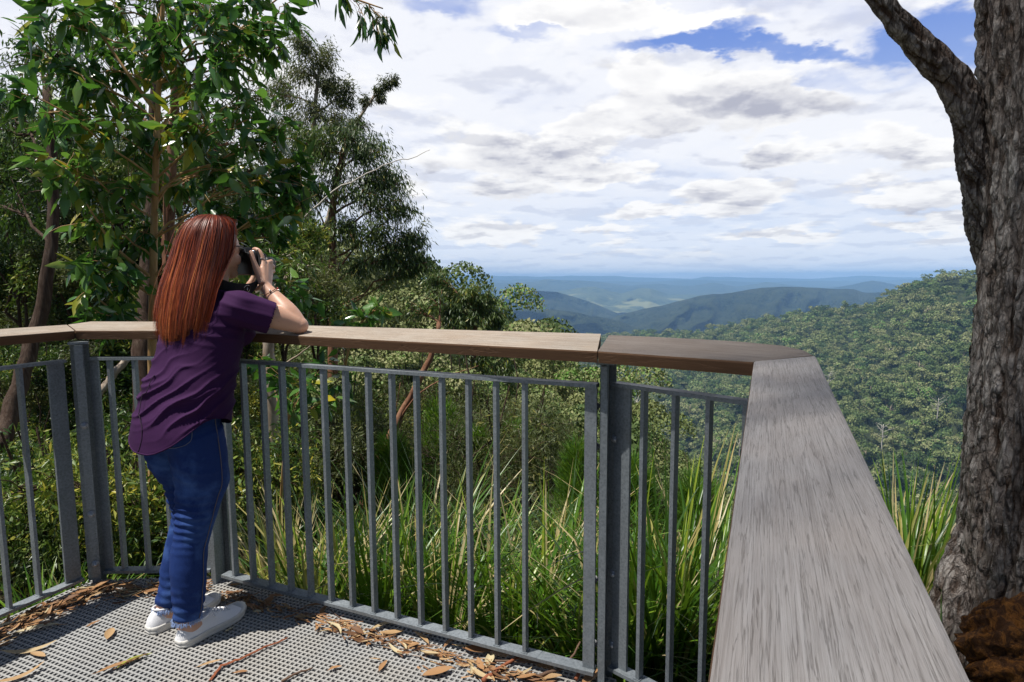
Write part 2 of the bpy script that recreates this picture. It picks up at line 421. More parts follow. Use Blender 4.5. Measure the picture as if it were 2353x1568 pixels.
def board(name, I, O, thick, mat, label):
    I = np.array(I, float); O = np.array(O, float)
    m = len(I)
    X = I[-1] - I[0]; X[2] = 0; X /= np.linalg.norm(X); Yv = np.array([-X[1], X[0], 0]); base = (I[0] + O[0]) / 2
    # densify
    s = np.linspace(0, m - 1, (m - 1) * 7 + 1); i = np.clip(s.astype(int), 0, m - 2); f = (s - i)[:, None]
    I = I[i] * (1 - f) + I[i + 1] * f; O = O[i] * (1 - f) + O[i + 1] * f
    b = .006; V = []
    for a, c in zip(I, O):
        w = c - a; wl = np.linalg.norm(w); w = w / wl; dn = np.array([0, 0, -1.]); dn = dn - w * (dn @ w); dn /= np.linalg.norm(dn)
        for q in (a + dn * thick + w * .003, a + dn * b, a + dn * b * .28 + w * b * .28, a + w * b, c - w * b, c + dn * b * .28 - w * b * .28, c + dn * b, c + dn * thick - w * .003):
            V.append(q)
    V = np.array(V); n = 8; k = len(I)
    F = [(r * n + j, r * n + (j + 1) % n, (r + 1) * n + (j + 1) % n, (r + 1) * n + j) for r in range(k - 1) for j in range(n)]
    mb = MB(); Rm = np.stack([X, Yv, [0, 0, 1]])
    V = (V - base) @ Rm.T
    mb.add(V, [np.array(F), np.array([list(range(n)), [(k - 1) * n + j for j in range(n)][::-1]])])
    o = mb.build(name, mat)
    o.matrix_world = Matrix(((X[0], Yv[0], 0, base[0]), (X[1], Yv[1], 0, base[1]), (0, 0, 1, base[2]), (0, 0, 0, 1)))
    return tag(o, label, 'handrail', 'timber handrail boards of the lookout')
TH = .037
g_ = .0012
I5 = [(-2.42, 1.09, 1.093), (-1.803, 2.465, 1.094)]; O5 = [(-2.556, 1.15, 1.113), (-1.902, 2.556, 1.113)]
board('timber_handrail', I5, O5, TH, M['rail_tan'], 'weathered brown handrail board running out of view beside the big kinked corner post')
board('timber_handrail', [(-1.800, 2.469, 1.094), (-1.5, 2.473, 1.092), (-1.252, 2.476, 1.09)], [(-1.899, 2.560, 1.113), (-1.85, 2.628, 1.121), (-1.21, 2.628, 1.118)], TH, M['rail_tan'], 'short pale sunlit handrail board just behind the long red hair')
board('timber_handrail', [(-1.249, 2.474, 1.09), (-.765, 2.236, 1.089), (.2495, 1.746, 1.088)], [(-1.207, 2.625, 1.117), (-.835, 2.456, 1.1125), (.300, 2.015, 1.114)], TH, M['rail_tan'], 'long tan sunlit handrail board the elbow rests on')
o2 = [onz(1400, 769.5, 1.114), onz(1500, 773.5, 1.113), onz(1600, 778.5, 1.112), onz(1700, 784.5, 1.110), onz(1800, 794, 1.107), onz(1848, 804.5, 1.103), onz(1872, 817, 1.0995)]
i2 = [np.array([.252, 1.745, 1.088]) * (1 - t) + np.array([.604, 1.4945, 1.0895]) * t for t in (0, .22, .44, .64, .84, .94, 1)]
board('timber_handrail', i2, o2, TH, M['rail_shaded'], 'shade-darkened brown curved handrail board turning the far corner of the lookout')
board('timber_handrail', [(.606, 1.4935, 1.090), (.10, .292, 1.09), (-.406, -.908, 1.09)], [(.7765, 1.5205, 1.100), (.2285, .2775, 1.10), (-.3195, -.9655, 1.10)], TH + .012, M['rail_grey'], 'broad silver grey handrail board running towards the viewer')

UP = np.array([0, 0, 1.])
def frame2(a, b):
    d = np.array(b) - np.array(a); L_ = np.linalg.norm(d); d /= L_
    return d, L_, np.array([(d[0], -d[1], 0), (d[1], d[0], 0), (0, 0, 1)])   # columns: along, across, up
def bolt_geo(mb, p, nrm, r=.011):
    nrm = np.array([nrm[0], nrm[1], 0.]); nrm /= np.linalg.norm(nrm)
    mb.tube([p, p + nrm * .004], r * 1.25, 14); mb.tube([p + nrm * .004, p + nrm * .013], r, 6); mb.tube([p + nrm * .013, p + nrm * .022], r * .5, 10)
def panel(a, b, bars, label, plates=((0, .05), (1, .05))):
    """a,b plan ends; bars distances from a"""
    a = np.array(a, float); b = np.array(b, float)
    d, L_, Mx = frame2(a, b); base = (*(a + b) / 2, 0)
    root = empty('balustrade', base, label, 'balustrade', 'galvanised balustrade panels of the lookout')
    mid = (a + b) / 2
    mb = MB().box((*mid, .974), (L_, .038, .012), Mx); mb.build('top_rail', M['galv'], root, base)
    mb = MB().box((*mid, .044), (L_, .044, .012), Mx)
    for s_ in bars:                                        # weld beads at the bar feet
        p = a + d * s_
        mb.box((p[0] + .0, p[1], .0515), (.021, .034, .003), Mx)
    mb.build('bottom_rail', M['galv'], root, base)
    for s_ in bars:
        p = a + d * s_
        MB().box((*p, .5085), (.012, .026, .9185), Mx).build('baluster', M['galv'], root, base)
    for e, w in plates:
        if w:
            p = a + d * (w / 2 + .002 if e == 0 else L_ - w / 2 - .002)
            MB().box((*p, .5085), (w, .010, .9185), Mx).build('end_plate', M['galv'], root, base)
    return root
P1 = (-1.812, 2.475); P2 = (-1.275, 2.49); P3 = (.285, 1.812)
d3, L3, _ = frame2((-1.235, 2.459), (.262, 1.8095))
s0 = np.linalg.norm(np.array([-1.178, 2.434]) - np.array([-1.235, 2.459]))
panel((-1.235, 2.459), (.262, 1.8095), [s0 + .1022 * i for i in range(14)], 'long bright grey balustrade panel right of the woman', ((0, 0), (1, .038)))
q0 = np.array([.395, 1.765]); dd = np.array([.727, -.687]); 
panel(q0 - dd * .104, q0 + dd * .375, [.104 + .1022 * i for i in range(4)], 'short shaded balustrade panel under the dark curved handrail', ((0, .056), (1, .05)))
panel((-1.775, 2.497), (-1.315, 2.505), [.085 + .104 * i for i in range(4)], 'short balustrade panel behind the jeans of the woman', ((0, .036), (1, .036)))
e5 = np.array([-1.828, 2.425]); d5 = np.array([-.40, -.9165])
panel(e5, e5 + d5 * 1.45, [.160 + .1022 * i for i in range(12)], 'balustrade panel beside the drift of dead leaves, leading out of view', ((0, .060), (1, .05)))
# panel below the grey board
r1a = np.array([.672, 1.47]); r1d = np.array([-.388, -.9216])
panel(r1a, r1a + r1d * 2.5, [.06 + .1022 * i for i in range(24)], 'balustrade panel hidden beneath the broad grey handrail', ((0, .05), (1, .05)))

def post(p, inward, label, w=.034, dep=.07, off=0.0, bolts=()):
    """channel post: a web standing across the rail line with two flanges, a head bracket and bolts"""
    p = np.array(p, float); n = np.array(inward, float); n /= np.linalg.norm(n); s_ = np.array([-n[1], n[0]])
    Mx = np.array([(s_[0], n[0], 0), (s_[1], n[1], 0), (0, 0, 1)])
    base = (*p, 0)
    root = empty('railing_post', base, label, 'railing post', 'galvanised posts of the lookout railing')
    mb = MB().box((*(p + n * off), .46), (.010, dep, 1.15), Mx)
    mb.box((*(p + n * (off - dep / 2 - .005)), .46), (w + .016, .010, 1.15), Mx)
    mb.box((*(p + n * (off + dep / 2 + .004) ), .46), (w * .62, .008, 1.15), Mx)
    mb.build('upright', M['galv'], root, base)
    hb = MB().box((*(p + n * off), 1.0435), (w + .020, dep + .012, .010), Mx)
    hb.box((*(p + n * (off + dep / 2 + .0085)), .985), (w * .5, .008, .10), Mx); hb.build('head_bracket', M['galv'], root, base)
    for (ds, dn, z, nr) in bolts:
        q = p + s_ * ds + n * dn; bm_ = MB(); bolt_geo(bm_, np.array([q[0], q[1], z]), s_ * nr[0] + n * nr[1]); bm_.build('bolt', M['bolt'], root, base)
inn3 = np.array([-.30, -.95])
zs = (.83, .34, .12)
post((.292, 1.835), inn3, 'dark galvanised post below the mitred handrail joint at the right end of the long panel', bolts=[(-.034, -.012, z, (0, 1)) for z in (.90, .77, .33, .11)] + [(.028, -.014, z, (0, 1)) for z in (.80, .36, .12)])
post((-1.277, 2.498), (-.17, -.98), 'galvanised post standing right behind the jeans', bolts=[(0, .043, .3, (0, 1)), (0, .043, .75, (0, 1))])
post((-1.805, 2.485), (.55, -.83), 'broad galvanised corner post beside the leaf drift', w=.05, dep=.08, bolts=[(0, .048, .32, (0, 1)), (0, .048, .10, (0, 1)), (0, .048, .7, (0, 1))])
post((.655, 1.475), (-.75, -.3), 'galvanised post under the far corner of the handrail')

# ------------------------------------------------------------------ fallen leaves, bark and twigs on the platform
def gum_leaf(name, L, W, curl, tint, mat=None, notch=0, z=.004):
    n = 9; V = []; t = np.linspace(0, 1, n)
    w = W * np.sin(np.pi * np.clip(t * .94 + .03, 0, 1)) ** .75 * (1 - .25 * t)
    bend = curl[0] * L
    for i in range(n):
        x = (t[i] - .5) * L; y = bend * math.sin(math.pi * t[i])
        zz = z + curl[1] * L * (2 * t[i] - 1) ** 2
        jl = 1 - notch * max(0, rng.normal()); jr = 1 - notch * max(0, rng.normal())
        V += [(x, y - w[i] / 2 * jl, zz + curl[2] * w[i]), (x, y, zz), (x, y + w[i] / 2 * jr, zz + curl[2] * w[i] * .8)]
    F = [(3 * i + k, 3 * i + 3 + k, 3 * i + 4 + k, 3 * i + 1 + k) for i in range(n - 1) for k in (0, 1)]
    st = [(-.5 * L, 0, V[1][2]), (-.62 * L, -.02 * L, V[1][2])]
    mb = MB().add(np.array(V), np.array(F), tint, True)
    mb.tube([np.array(V[1]), np.array([-.6 * L, .02 * L, V[1][2]])], [.0012, .0008], 4, True, tint * .5)
    return mb
leaf_meshes = []
kinds = [(.085, .018, .10), (.11, .021, -.14), (.07, .026, .05), (.095, .016, .2), (.06, .030, .0), (.12, .024, .08), (.05, .02, .1), (.08, .034, -.05)]
for k, (L_, W_, cv) in enumerate(kinds):
    for tt in (.1, .35, .5, .65, .8, .9):
        mb = gum_leaf('fallen_leaf', L_, W_, (cv, rng.uniform(.02, .10), rng.uniform(.1, .4)), tt, notch=.12 if k % 3 == 0 else 0)
        o = mb.build('fallen_leaf', M['dryleaf'], link=False); leaf_meshes.append((o.data, tt, L_)); bpy.data.objects.remove(o)
nleaf_ct = 0
def drop_leaf(x, y, rot, mi, s=1., label=None, z=.0, tilt=(0, 0)):
    me = leaf_meshes[mi][0]
    o = bpy.data.objects.new('fallen_leaf', me); C.objects.link(o)
    o.location = (x, y, z + .003); o.rotation_euler = (tilt[0], tilt[1], rot); o.scale = (s, s, s)
    tag(o, label or 'small dry brown gum leaf lying among others on the platform grating', 'leaf', 'fallen gum leaves on the platform')
    return o
def inside(x, y, m=.0):
    n = len(poly)
    for i in range(n):
        a = np.array(poly[i]); b = np.array(poly[(i + 1) % n]); e = b - a; nn = np.array([e[1], -e[0]]) / np.linalg.norm(e)
        if nn @ (np.array([x, y]) - a) < m: return False
    return True
K = lambda kind, t: kind * 6 + t
# particular leaves, placed from their spots on the grating
s8 = 800 / 2353 * .5745
def Z1(x, y): p = onz(x * s8, 2200 * .5745 + y * s8, 0); return p[0], p[1]
def Z2(x, y): p = onz(800 * .5745 + x * s8, 2200 * .5745 + y * s8, 0); return p[0], p[1]
s9 = 900 / 2353 * .5745
def Z3(x, y): p = onz(1600 * .5745 + x * s9, 2200 * .5745 + y * s9, 0); return p[0], p[1]
spec = [(Z1(1400, 1400), .75, K(5, 2), 1.05, 'brown curled gum leaf beside the yellow-green one on open grating'),
        (Z1(1590, 1330), 1.0, 0, 1.0, None),
        (Z1(1290, 1020), -1.2, K(4, 3), 1.2, 'torn orange leaf lying behind the left heel'),
        (Z1(240, 1490), .75, K(1, 3), 1.2, 'long orange leaf in the near bottom corner of the sunlit grating'),
        (Z1(450, 1270), -.3, K(2, 3), 1.0, 'small orange leaf between the shade edge and the sunlit grating'),
        (Z1(560, 790), .1, K(0, 3), 1.1, 'pale tan leaf on top of the leaf drift by the railing'),
        (Z1(800, 680), .8, K(5, 4), 1.1, 'broad orange leaf draped at the edge of the leaf drift'),
        (Z1(1480, 400), .6, K(1, 2), 1.0, None), (Z1(1540, 520), .35, K(3, 4), 1.1, None), (Z1(350, 1180), .5, K(1, 4), 1.4, 'long dull leaf lying in the band of rail shade'),
        (Z1(1100, 890), 1.0, K(6, 1), .9, None), (Z1(430, 960), .4, K(5, 5), 1.2, None),
        (Z2(785, 630), 1.45, K(7, 1), 1.15, 'broad brown leaf lying in the shadow beyond the shoe toe'),
        (Z2(890, 560), -.05, K(2, 1), .9, None), (Z2(410, 425), .1, K(4, 2), .75, None), (Z2(120, 385), .2, K(0, 2), .9, None),
        (Z2(355, 960), 1.1, K(2, 5), .6, 'small green leaf beside the front shoe'),
        (Z2(1370, 675), .05, K(0, 1), 1.0, None), (Z2(1460, 720), 1.5, K(2, 1), .9, None), (Z2(1500, 970), -.5, K(6, 2), .9, None), (Z2(1690, 895), -.5, K(6, 5), .9, None),
        (Z2(2040, 985), 1.25, K(0, 1), .9, None), (Z2(1900, 1010), .6, K(6, 4), 1., None), (Z2(1830, 1055), .6, K(6, 3), .8, None), (Z2(1920, 1100), .6, K(6, 0), .9, None),
        (Z2(120, 1370), .5, K(0, 3), .9, 'small orange leaf resting in front of the thin bark strip'), (Z2(2155, 1390), 1.3, K(2, 2), .8, None), (Z2(1590, 1420), .6, K(6, 2), .9, None), (Z2(480, 1465), .1, K(6, 1), .9, None),
        (Z2(2230, 900), .65, K(5, 4), 1.2, 'large yellowish leaf leaning against the bottom rail'), (Z2(2260, 990), .1, K(7, 3), 1.1, None),
        (Z3(400, 1300), .3, K(7, 2), 1.25, 'round brown leaf with a ragged hole near the picture bottom'),
        (Z3(220, 940), -.9, K(5, 3), .9, None), (Z3(110, 1000), -.2, K(4, 2), 1.1, None), (Z3(540, 980), .95, K(0, 1), 1., None), (Z3(690, 1050), -.1, K(0, 4), 1., None), (Z3(350, 870), .5, K(1, 3), .8, None),
        (Z3(930, 1180), 1.45, K(7, 5), 1.05, 'pale greenish oval leaf standing out on the drift by the long panel'),
        (Z3(1000, 1080), -.9, K(7, 1), 1.5, 'big reddish brown torn leaf in the drift'), (Z3(820, 1090), -.2, K(4, 1), 1.6, None), (Z3(1230, 1120), .2, K(5, 1), .9, None),
        (Z3(1240, 1290), .35, K(1, 4), .85, None), (Z3(1350, 1190), -.3, K(7, 2), 1., None), (Z3(1520, 1260), -.3, K(2, 2), 1., None), (Z3(1990, 1360), .9, K(7, 2), 1.2, None), (Z3(1560, 1370), .1, K(2, 3), 1.2, None)]
for (x, y), a, mi, s_, lb in spec:
    o = drop_leaf(x, y, a, mi, s_, lb, 0, (rng.uniform(-.08, .08), rng.uniform(-.08, .08)))
# the yellow-green crescent
mb = gum_leaf('fallen_leaf', .105, .017, (.20, .03, .15), 1.0); o = mb.build('fallen_leaf', M['dryleaf']); x, y = Z1(1590, 1335); o.location = (x, y, .004); o.rotation_euler = (0, 0, .85)
tag(o, 'yellow-green crescent leaf on sunlit grating', 'leaf', 'fallen gum leaves on the platform')
kk = 0
def drift(a, b, n, spread, zmax, label, depth=0):
    a = np.array(a); b = np.array(b); d = b - a; L_ = np.linalg.norm(d); d /= L_; nn = np.array([d[1], -d[0]])
    k = 0
    while k < n:
        p = a + d * rng.uniform(0, L_) + nn * (abs(rng.normal()) * spread + .022)
        if not inside(p[0], p[1], .02): k += 1; continue
        drop_leaf(p[0], p[1], math.atan2(d[1], d[0]) + rng.normal() * .55 + (math.pi if rng.random() < .5 else 0), rng.integers(0, 42 if rng.random() < .9 else 48), rng.uniform(.45, 1.05), label, rng.uniform(0, zmax), (rng.normal() * .18, rng.normal() * .18))
        k += 1
drift((-2.15, 1.72), (-1.80, 2.45), 85, .05, .022, 'dry brown gum leaf piled in the drift along the left railing')
drift((-1.80, 2.44), (-1.38, 2.47), 30, .05, .012, 'dry gum leaf heaped below the short railing panel')
drift((-.75, 2.20), (.25, 1.77), 36, .055, .010, 'dry gum leaf caught along the foot of the long railing panel')
drift((-1.2, 2.40), (-.75, 2.20), 12, .05, .003, 'dry gum leaf near the foot of the middle railing post')
# fine litter: bark flakes too many to count
lb = MB()
def litter(a, b, n, spread):
    a = np.array(a); b = np.array(b); d = b - a; L_ = np.linalg.norm(d); d /= L_; nn = np.array([d[1], -d[0]])
    for _ in range(n):
        p = a + d * rng.uniform(0, L_) + nn * (abs(rng.normal()) * spread + .015)
        if not inside(p[0], p[1], .01): continue
        an = math.atan2(d[1], d[0]) + rng.normal() * .45; l = rng.uniform(.01, .06); w = rng.uniform(.001, .0045)
        q = np.array([p[0], p[1], rng.uniform(.002, .02)]); dr = np.array([math.cos(an), math.sin(an), rng.normal() * .12]); sd = np.array([-math.sin(an), math.cos(an), rng.normal() * .3])
        m_ = q + dr * l * .5 + sd * l * rng.normal() * .08
        lb.add(np.array([q - sd * w, q + sd * w, m_ + sd * w, m_ - sd * w, q + dr * l + sd * w * .4, q + dr * l - sd * w * .4]), np.array([(0, 1, 2, 3), (3, 2, 4, 5)]), rng.uniform(0, .7))
litter((-2.2, 1.60), (-1.80, 2.45), 900, .06); litter((-1.8, 2.44), (-1.3, 2.46), 160, .05); litter((-1.2, 2.41), (.25, 1.77), 420, .035)
tag(lb.build('bark_litter', M['dryleaf']), 'shredded bark litter along the railing foot', 'litter', kind='stuff')
def stick(name, pts, r, mat, label, cat, n=6):
    P = np.array([(*p, z) for p, z in pts]); 
    s = np.linspace(0, len(P) - 1, (len(P) - 1) * 4 + 1); i = np.clip(s.astype(int), 0, len(P) - 2); f = (s - i)[:, None]
    Q = P[i] * (1 - f) + P[i + 1] * f + rng.normal(size=(len(s), 3)) * r * .25
    mb = MB().tube(Q, np.linspace(r, r * .55, len(Q)), n)
    if 'strip' in name:
        for k in range(3): mb.tube(Q + rng.normal(size=3) * r * .8 * np.array([1, 1, .3]), np.linspace(r * .6, r * .2, len(Q)), 4)
    b = P[0]; return tag(mb.build(name, mat, base=b), label, cat).__setattr__('location', Vector(b))
stick('bark_strip', [(Z2(130, 1540), .006), (Z2(250, 1390), .008), (Z2(470, 1310), .007), (Z2(780, 1160), .008), (Z2(1030, 1055), .006)], .0042, M['barkstrip'], 'long thin reddish bark strip lying across the open grating', 'bark strip')
stick('twig', [(Z2(960, 1570), .008), (Z2(1150, 1480), .01), (Z2(1320, 1410), .006)], .0045, M['twig'], 'short grey-brown twig on the grating near the picture bottom', 'twig')
stick('twig', [(Z3(870, 1400), .01), (Z3(1060, 1270), .014), (Z3(1270, 1150), .018)], .008, M['barkstrip'], 'thick reddish stick on the grating by the long panel', 'twig')
stick('twig', [(Z3(1400, 1370), .01), (Z3(1700, 1300), .02), (Z3(1790, 1220), .03), (Z3(1880, 1140), .06)], .006, M['twig'], 'forked grey twig propped on the bottom rail by the dark post', 'twig')
stick('twig', [(Z3(950, 1190), .01), (Z3(1200, 1205), .012), (Z3(1600, 1215), .01)], .004, M['twig'], 'thin dark twig along the foot of the long panel', 'twig')
stick('twig', [(Z3(1840, 1386), .01), (Z3(1970, 1240), .05)], .007, M['barkstrip'], 'rusty bark sliver leaning by the dark post', 'twig')
stick('twig', [(Z2(1290, 560), .03), (Z2(1600, 780), .006), (Z2(1830, 930), .004)], .002, M['twig'], 'fine straight twig in the shadow edge by the long panel', 'twig')
# ------------------------------------------------------------------ terrain
def smooth_noise(X, Y, seed, octaves=5, base=1.0, gain=.5):
    out = np.zeros_like(X, float); r_ = np.random.default_rng(seed); amp = 1; f = base
    for _ in range(octaves):
        tab = r_.random((64, 64)); x = X * f + r_.uniform(0, 50); y = Y * f + r_.uniform(0, 50)
        xi = np.floor(x).astype(int); yi = np.floor(y).astype(int); fx = x - xi; fy = y - yi
        fx = fx * fx * (3 - 2 * fx); fy = fy * fy * (3 - 2 * fy)
        g00 = tab[xi % 64, yi % 64]; g10 = tab[(xi + 1) % 64, yi % 64]; g01 = tab[xi % 64, (yi + 1) % 64]; g11 = tab[(xi + 1) % 64, (yi + 1) % 64]
        out += amp * ((g00 * (1 - fx) + g10 * fx) * (1 - fy) + (g01 * (1 - fx) + g11 * fx) * fy - .5)
        amp *= gain; f *= 2
    return out

def grid_mesh(name, P, mat, smooth=True):
    h, w_, _ = P.shape
    i = np.arange(h - 1)[:, None] * w_; j = np.arange(w_ - 1)[None]
    F = np.stack([i + j, i + j + 1, i + w_ + j + 1, i + w_ + j], -1).reshape(-1, 4)
    mb = MB().add(P.reshape(-1, 3), F, .5, smooth)
    return mb.build(name, mat)

def gz(x, y):
    """height of the hillside the lookout stands on"""
    x = np.asarray(x, float); y = np.asarray(y, float)
    ym = np.maximum(y - 2.6, 0)
    z = -.55 - .12 * np.minimum(ym, 200) - .25 * np.clip(ym, 0, 6)* .5
    x0 = -.14 * y
    c = .35 + .40 * np.clip(y / 60, 0, 1)
    dx = x - x0
    z = z - c * np.where(dx > 0, np.maximum(dx - 1.0 - 2.5 * np.exp(-y / 6), 0), 0) * np.clip(y / 5, 0, 1)
    z = z + .22 * np.clip(-dx - 2, 0, 80) * np.clip((y - 6) / 40, 0, 1)
    z = z - .5 * np.maximum(y - 170, 0)
    return np.maximum(z, -329)

def mat_ground():
    m, t, out = nt('leaf_littered_earth'); mp = mapping(t, (1, 1, 1)); n1 = noise(t, mp, 1.3, 8, .7); n2 = noise(t, mp, 26, 6, .7)
    c = ramp(t, n2.outputs[0], [(.3, (.018, .012, .008)), (.5, (.06, .04, .025)), (.62, (.17, .11, .065)), (.8, (.30, .23, .15))])
    c = mixc(t, ramp(t, n1.outputs[0], [(.4, (0, 0, 0)), (.6, (.8, .8, .8))]).outputs[0], c.outputs[0], (.03, .05, .015))
    principled(t, out, c, .9, .2, 0, bump(t, n2.outputs[0], .8, .03)); return m
M['ground'] = mat_ground()
def mat_forest(name, c1, c2, c3, sc, bs, bd, clear=None, bumps=True):
    m, t, out = nt(name); mp = mapping(t, (1, 1, 1))
    n1 = noise(t, mp, sc, 6, .65); n0 = noise(t, mp, sc * .12, 5, .6)
    v = N(t, 'ShaderNodeTexVoronoi'); v.inputs['Scale'].default_value = sc * 1.3; t.links.new(mp.outputs[0], v.inputs['Vector'])
    f = N(t, 'ShaderNodeMath', operation='ADD'); t.links.new(n1.outputs[0], f.inputs[0])
    f2 = N(t, 'ShaderNodeMath', operation='MULTIPLY'); f2.inputs[1].default_value = .35; t.links.new(v.outputs['Distance'], f2.inputs[0]); 
    f3 = N(t, 'ShaderNodeMath', operation='SUBTRACT'); t.links.new(n1.outputs[0], f3.inputs[0]); t.links.new(f2.outputs[0], f3.inputs[1])
    c = ramp(t, f3.outputs[0], [(.18, c1), (.36, c2), (.55, c3)]).outputs[0]
    c = mixc(t, ramp(t, n0.outputs[0], [(.42, (0, 0, 0)), (.62, (.6, .6, .6))]).outputs[0], c, c3)
    if clear:
        nc = noise(t, mp, clear[0], 5, .6, .4); zn = N(t, 'ShaderNodeNewGeometry'); sp = N(t, 'ShaderNodeSeparateXYZ'); t.links.new(zn.outputs['Position'], sp.inputs[0])
        mr_ = N(t, 'ShaderNodeMapRange'); t.links.new(sp.outputs[2], mr_.inputs[0]); mr_.inputs[1].default_value = clear[1]; mr_.inputs[2].default_value = clear[2]; mr_.inputs[3].default_value = .045; mr_.inputs[4].default_value = -.2
        ad = N(t, 'ShaderNodeMath', operation='ADD'); t.links.new(nc.outputs[0], ad.inputs[0]); t.links.new(mr_.outputs[0], ad.inputs[1])
        c = mixc(t, ramp(t, ad.outputs[0], [(.50, (0, 0, 0)), (.56, (1, 1, 1))]).outputs[0], c, (.20, .20, .085))
    principled(t, out, c, .95, .1, 0, bump(t, f3.outputs[0], bs, bd) if bumps else None); return m
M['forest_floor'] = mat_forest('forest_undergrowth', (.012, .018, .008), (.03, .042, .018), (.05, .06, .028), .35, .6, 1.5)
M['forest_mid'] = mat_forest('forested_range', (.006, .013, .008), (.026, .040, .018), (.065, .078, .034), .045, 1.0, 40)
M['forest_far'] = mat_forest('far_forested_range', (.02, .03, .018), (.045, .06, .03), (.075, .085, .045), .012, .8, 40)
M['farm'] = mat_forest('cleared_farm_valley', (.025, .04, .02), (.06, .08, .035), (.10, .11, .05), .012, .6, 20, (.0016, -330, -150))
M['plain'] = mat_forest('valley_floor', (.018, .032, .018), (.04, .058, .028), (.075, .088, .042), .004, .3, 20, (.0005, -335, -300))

# near hillside
xs = np.concatenate([-np.geomspace(260, 4, 60), np.linspace(-3.8, 3.8, 50), np.geomspace(4, 260, 60)])
ys = np.concatenate([np.linspace(-6, 8, 60), np.geomspace(8.3, 420, 90)])
Xg, Yg = np.meshgrid(xs, ys); Zg = gz(Xg, Yg) + smooth_noise(Xg, Yg, 3, 4, .9) * .12 + smooth_noise(Xg, Yg, 4, 3, .05) * 3 * np.clip((Yg - 15) / 60, 0, 1)
Zg = np.where((Yg < 2.4) & (np.abs(Xg) < 2.6), np.minimum(Zg, -.45), Zg)
tag(grid_mesh('ground', np.stack([Xg, Yg, Zg], -1), M['ground']), kind='structure')
# valley floor: one sheet to the horizon
GZ = -330.0
a_ = np.geomspace(250, 18600, 60); th = np.linspace(-R(75), R(75), 70)
Pv = np.zeros((60, 70, 3)); Pv[..., 0] = a_[:, None] * np.sin(th); Pv[..., 1] = a_[:, None] * np.cos(th); Pv[..., 2] = GZ + smooth_noise(Pv[..., 0], Pv[..., 1], 9, 4, 1 / 4000) * 20
tag(grid_mesh('valley_ground', Pv, M['plain']), kind='structure')

def ridge(name, crest, D, foot_py, Df, mat, seed, rough=.06, nu=160, nv=26, floor=None, back=True, spur=0.0, fn=None):
    """a range: crest profile (px, py[, D]) and a slope running down towards the viewer to depth Df"""
    cp = np.array([(c[0], c[1], c[2] if len(c) > 2 else D) for c in crest], float)
    px = np.linspace(cp[0, 0], cp[-1, 0], nu)
    py = np.interp(px, cp[:, 0], cp[:, 1]); Dc = np.interp(px, cp[:, 0], cp[:, 2])
    py = py + smooth_noise(px, px * 0, seed, 5, 1 / 45.) * 2.6 * (0 if rough == 0 else 1)
    foot = np.interp(px, [c[0] for c in foot_py], [c[1] for c in foot_py]) if isinstance(foot_py, list) else np.full(nu, float(foot_py))
    Dfa = np.interp(px, [c[0] for c in Df], [c[1] for c in Df]) if isinstance(Df, list) else np.full(nu, float(Df))
    P = []
    for k in range(nv):
        s_ = k / (nv - 1)
        row = np.array([at(px[i], py[i] + (foot[i] - py[i]) * s_ ** 1.15, 1.0) - EYE for i in range(nu)])
        inv = (1 - s_ ** 1.15) / Dc + s_ ** 1.15 / Dfa
        n_ = smooth_noise(px / 60., np.full(nu, s_ * 2.0), seed + 5, 4, 1.3) * rough * min(1, s_ * 5)
        if spur: n_ = n_ + spur * (np.abs(np.sin(px / 34. + seed + s_ * 2.5 + 3.2 * smooth_noise(px / 70., np.full(nu, s_ * 1.6), seed + 8, 3, 1))) - .5) * min(1, s_ * 3)
        P.append(EYE + row * ((1 / inv) * (1 + n_))[:, None])
    P = np.array(P)
    if back:
        bk = P[0].copy(); bk[:, 1] += Dc * .12; bk[:, 0] *= 1.12; bk[:, 2] -= Dc * .035
        bk2 = P[0].copy(); bk2[:, 1] += Dc * .03; bk2[:, 0] *= 1.03; bk2[:, 2] -= Dc * .004
        P = np.concatenate([[bk], [bk2], P])
    P[..., 2] = np.maximum(P[..., 2], GZ - .5)
    return tag(grid_mesh(name, P, mat), kind='structure'), P
ZX = lambda l: [(919.2 + x * .5616, 574.5 + y * .5616) for x, y in l]
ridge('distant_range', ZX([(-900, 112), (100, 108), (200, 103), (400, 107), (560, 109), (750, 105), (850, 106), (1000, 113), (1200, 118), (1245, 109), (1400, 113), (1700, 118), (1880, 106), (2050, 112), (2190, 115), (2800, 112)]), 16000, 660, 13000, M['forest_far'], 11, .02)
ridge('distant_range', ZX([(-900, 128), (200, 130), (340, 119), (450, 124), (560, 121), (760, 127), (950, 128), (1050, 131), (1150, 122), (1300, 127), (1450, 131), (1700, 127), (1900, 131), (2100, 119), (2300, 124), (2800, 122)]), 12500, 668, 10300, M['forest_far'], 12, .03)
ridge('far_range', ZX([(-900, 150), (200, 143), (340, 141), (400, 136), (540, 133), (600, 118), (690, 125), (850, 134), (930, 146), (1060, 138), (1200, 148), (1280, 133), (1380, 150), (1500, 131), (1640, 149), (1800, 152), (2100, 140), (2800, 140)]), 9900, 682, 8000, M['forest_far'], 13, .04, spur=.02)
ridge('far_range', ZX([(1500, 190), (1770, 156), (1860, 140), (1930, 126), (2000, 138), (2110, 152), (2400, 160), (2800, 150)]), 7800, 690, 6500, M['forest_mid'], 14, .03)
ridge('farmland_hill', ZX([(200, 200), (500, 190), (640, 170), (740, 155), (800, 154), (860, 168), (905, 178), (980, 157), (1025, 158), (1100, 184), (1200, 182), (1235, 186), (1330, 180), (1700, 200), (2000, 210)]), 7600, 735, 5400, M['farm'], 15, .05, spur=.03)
ridge('forested_range', ZX([(100, 210), (300, 205), (390, 190), (450, 175), (560, 165), (640, 172), (700, 190), (780, 215), (880, 256), (960, 300), (1100, 350)]), 5200, 755, 4000, M['forest_mid'], 16, .06, spur=.05)
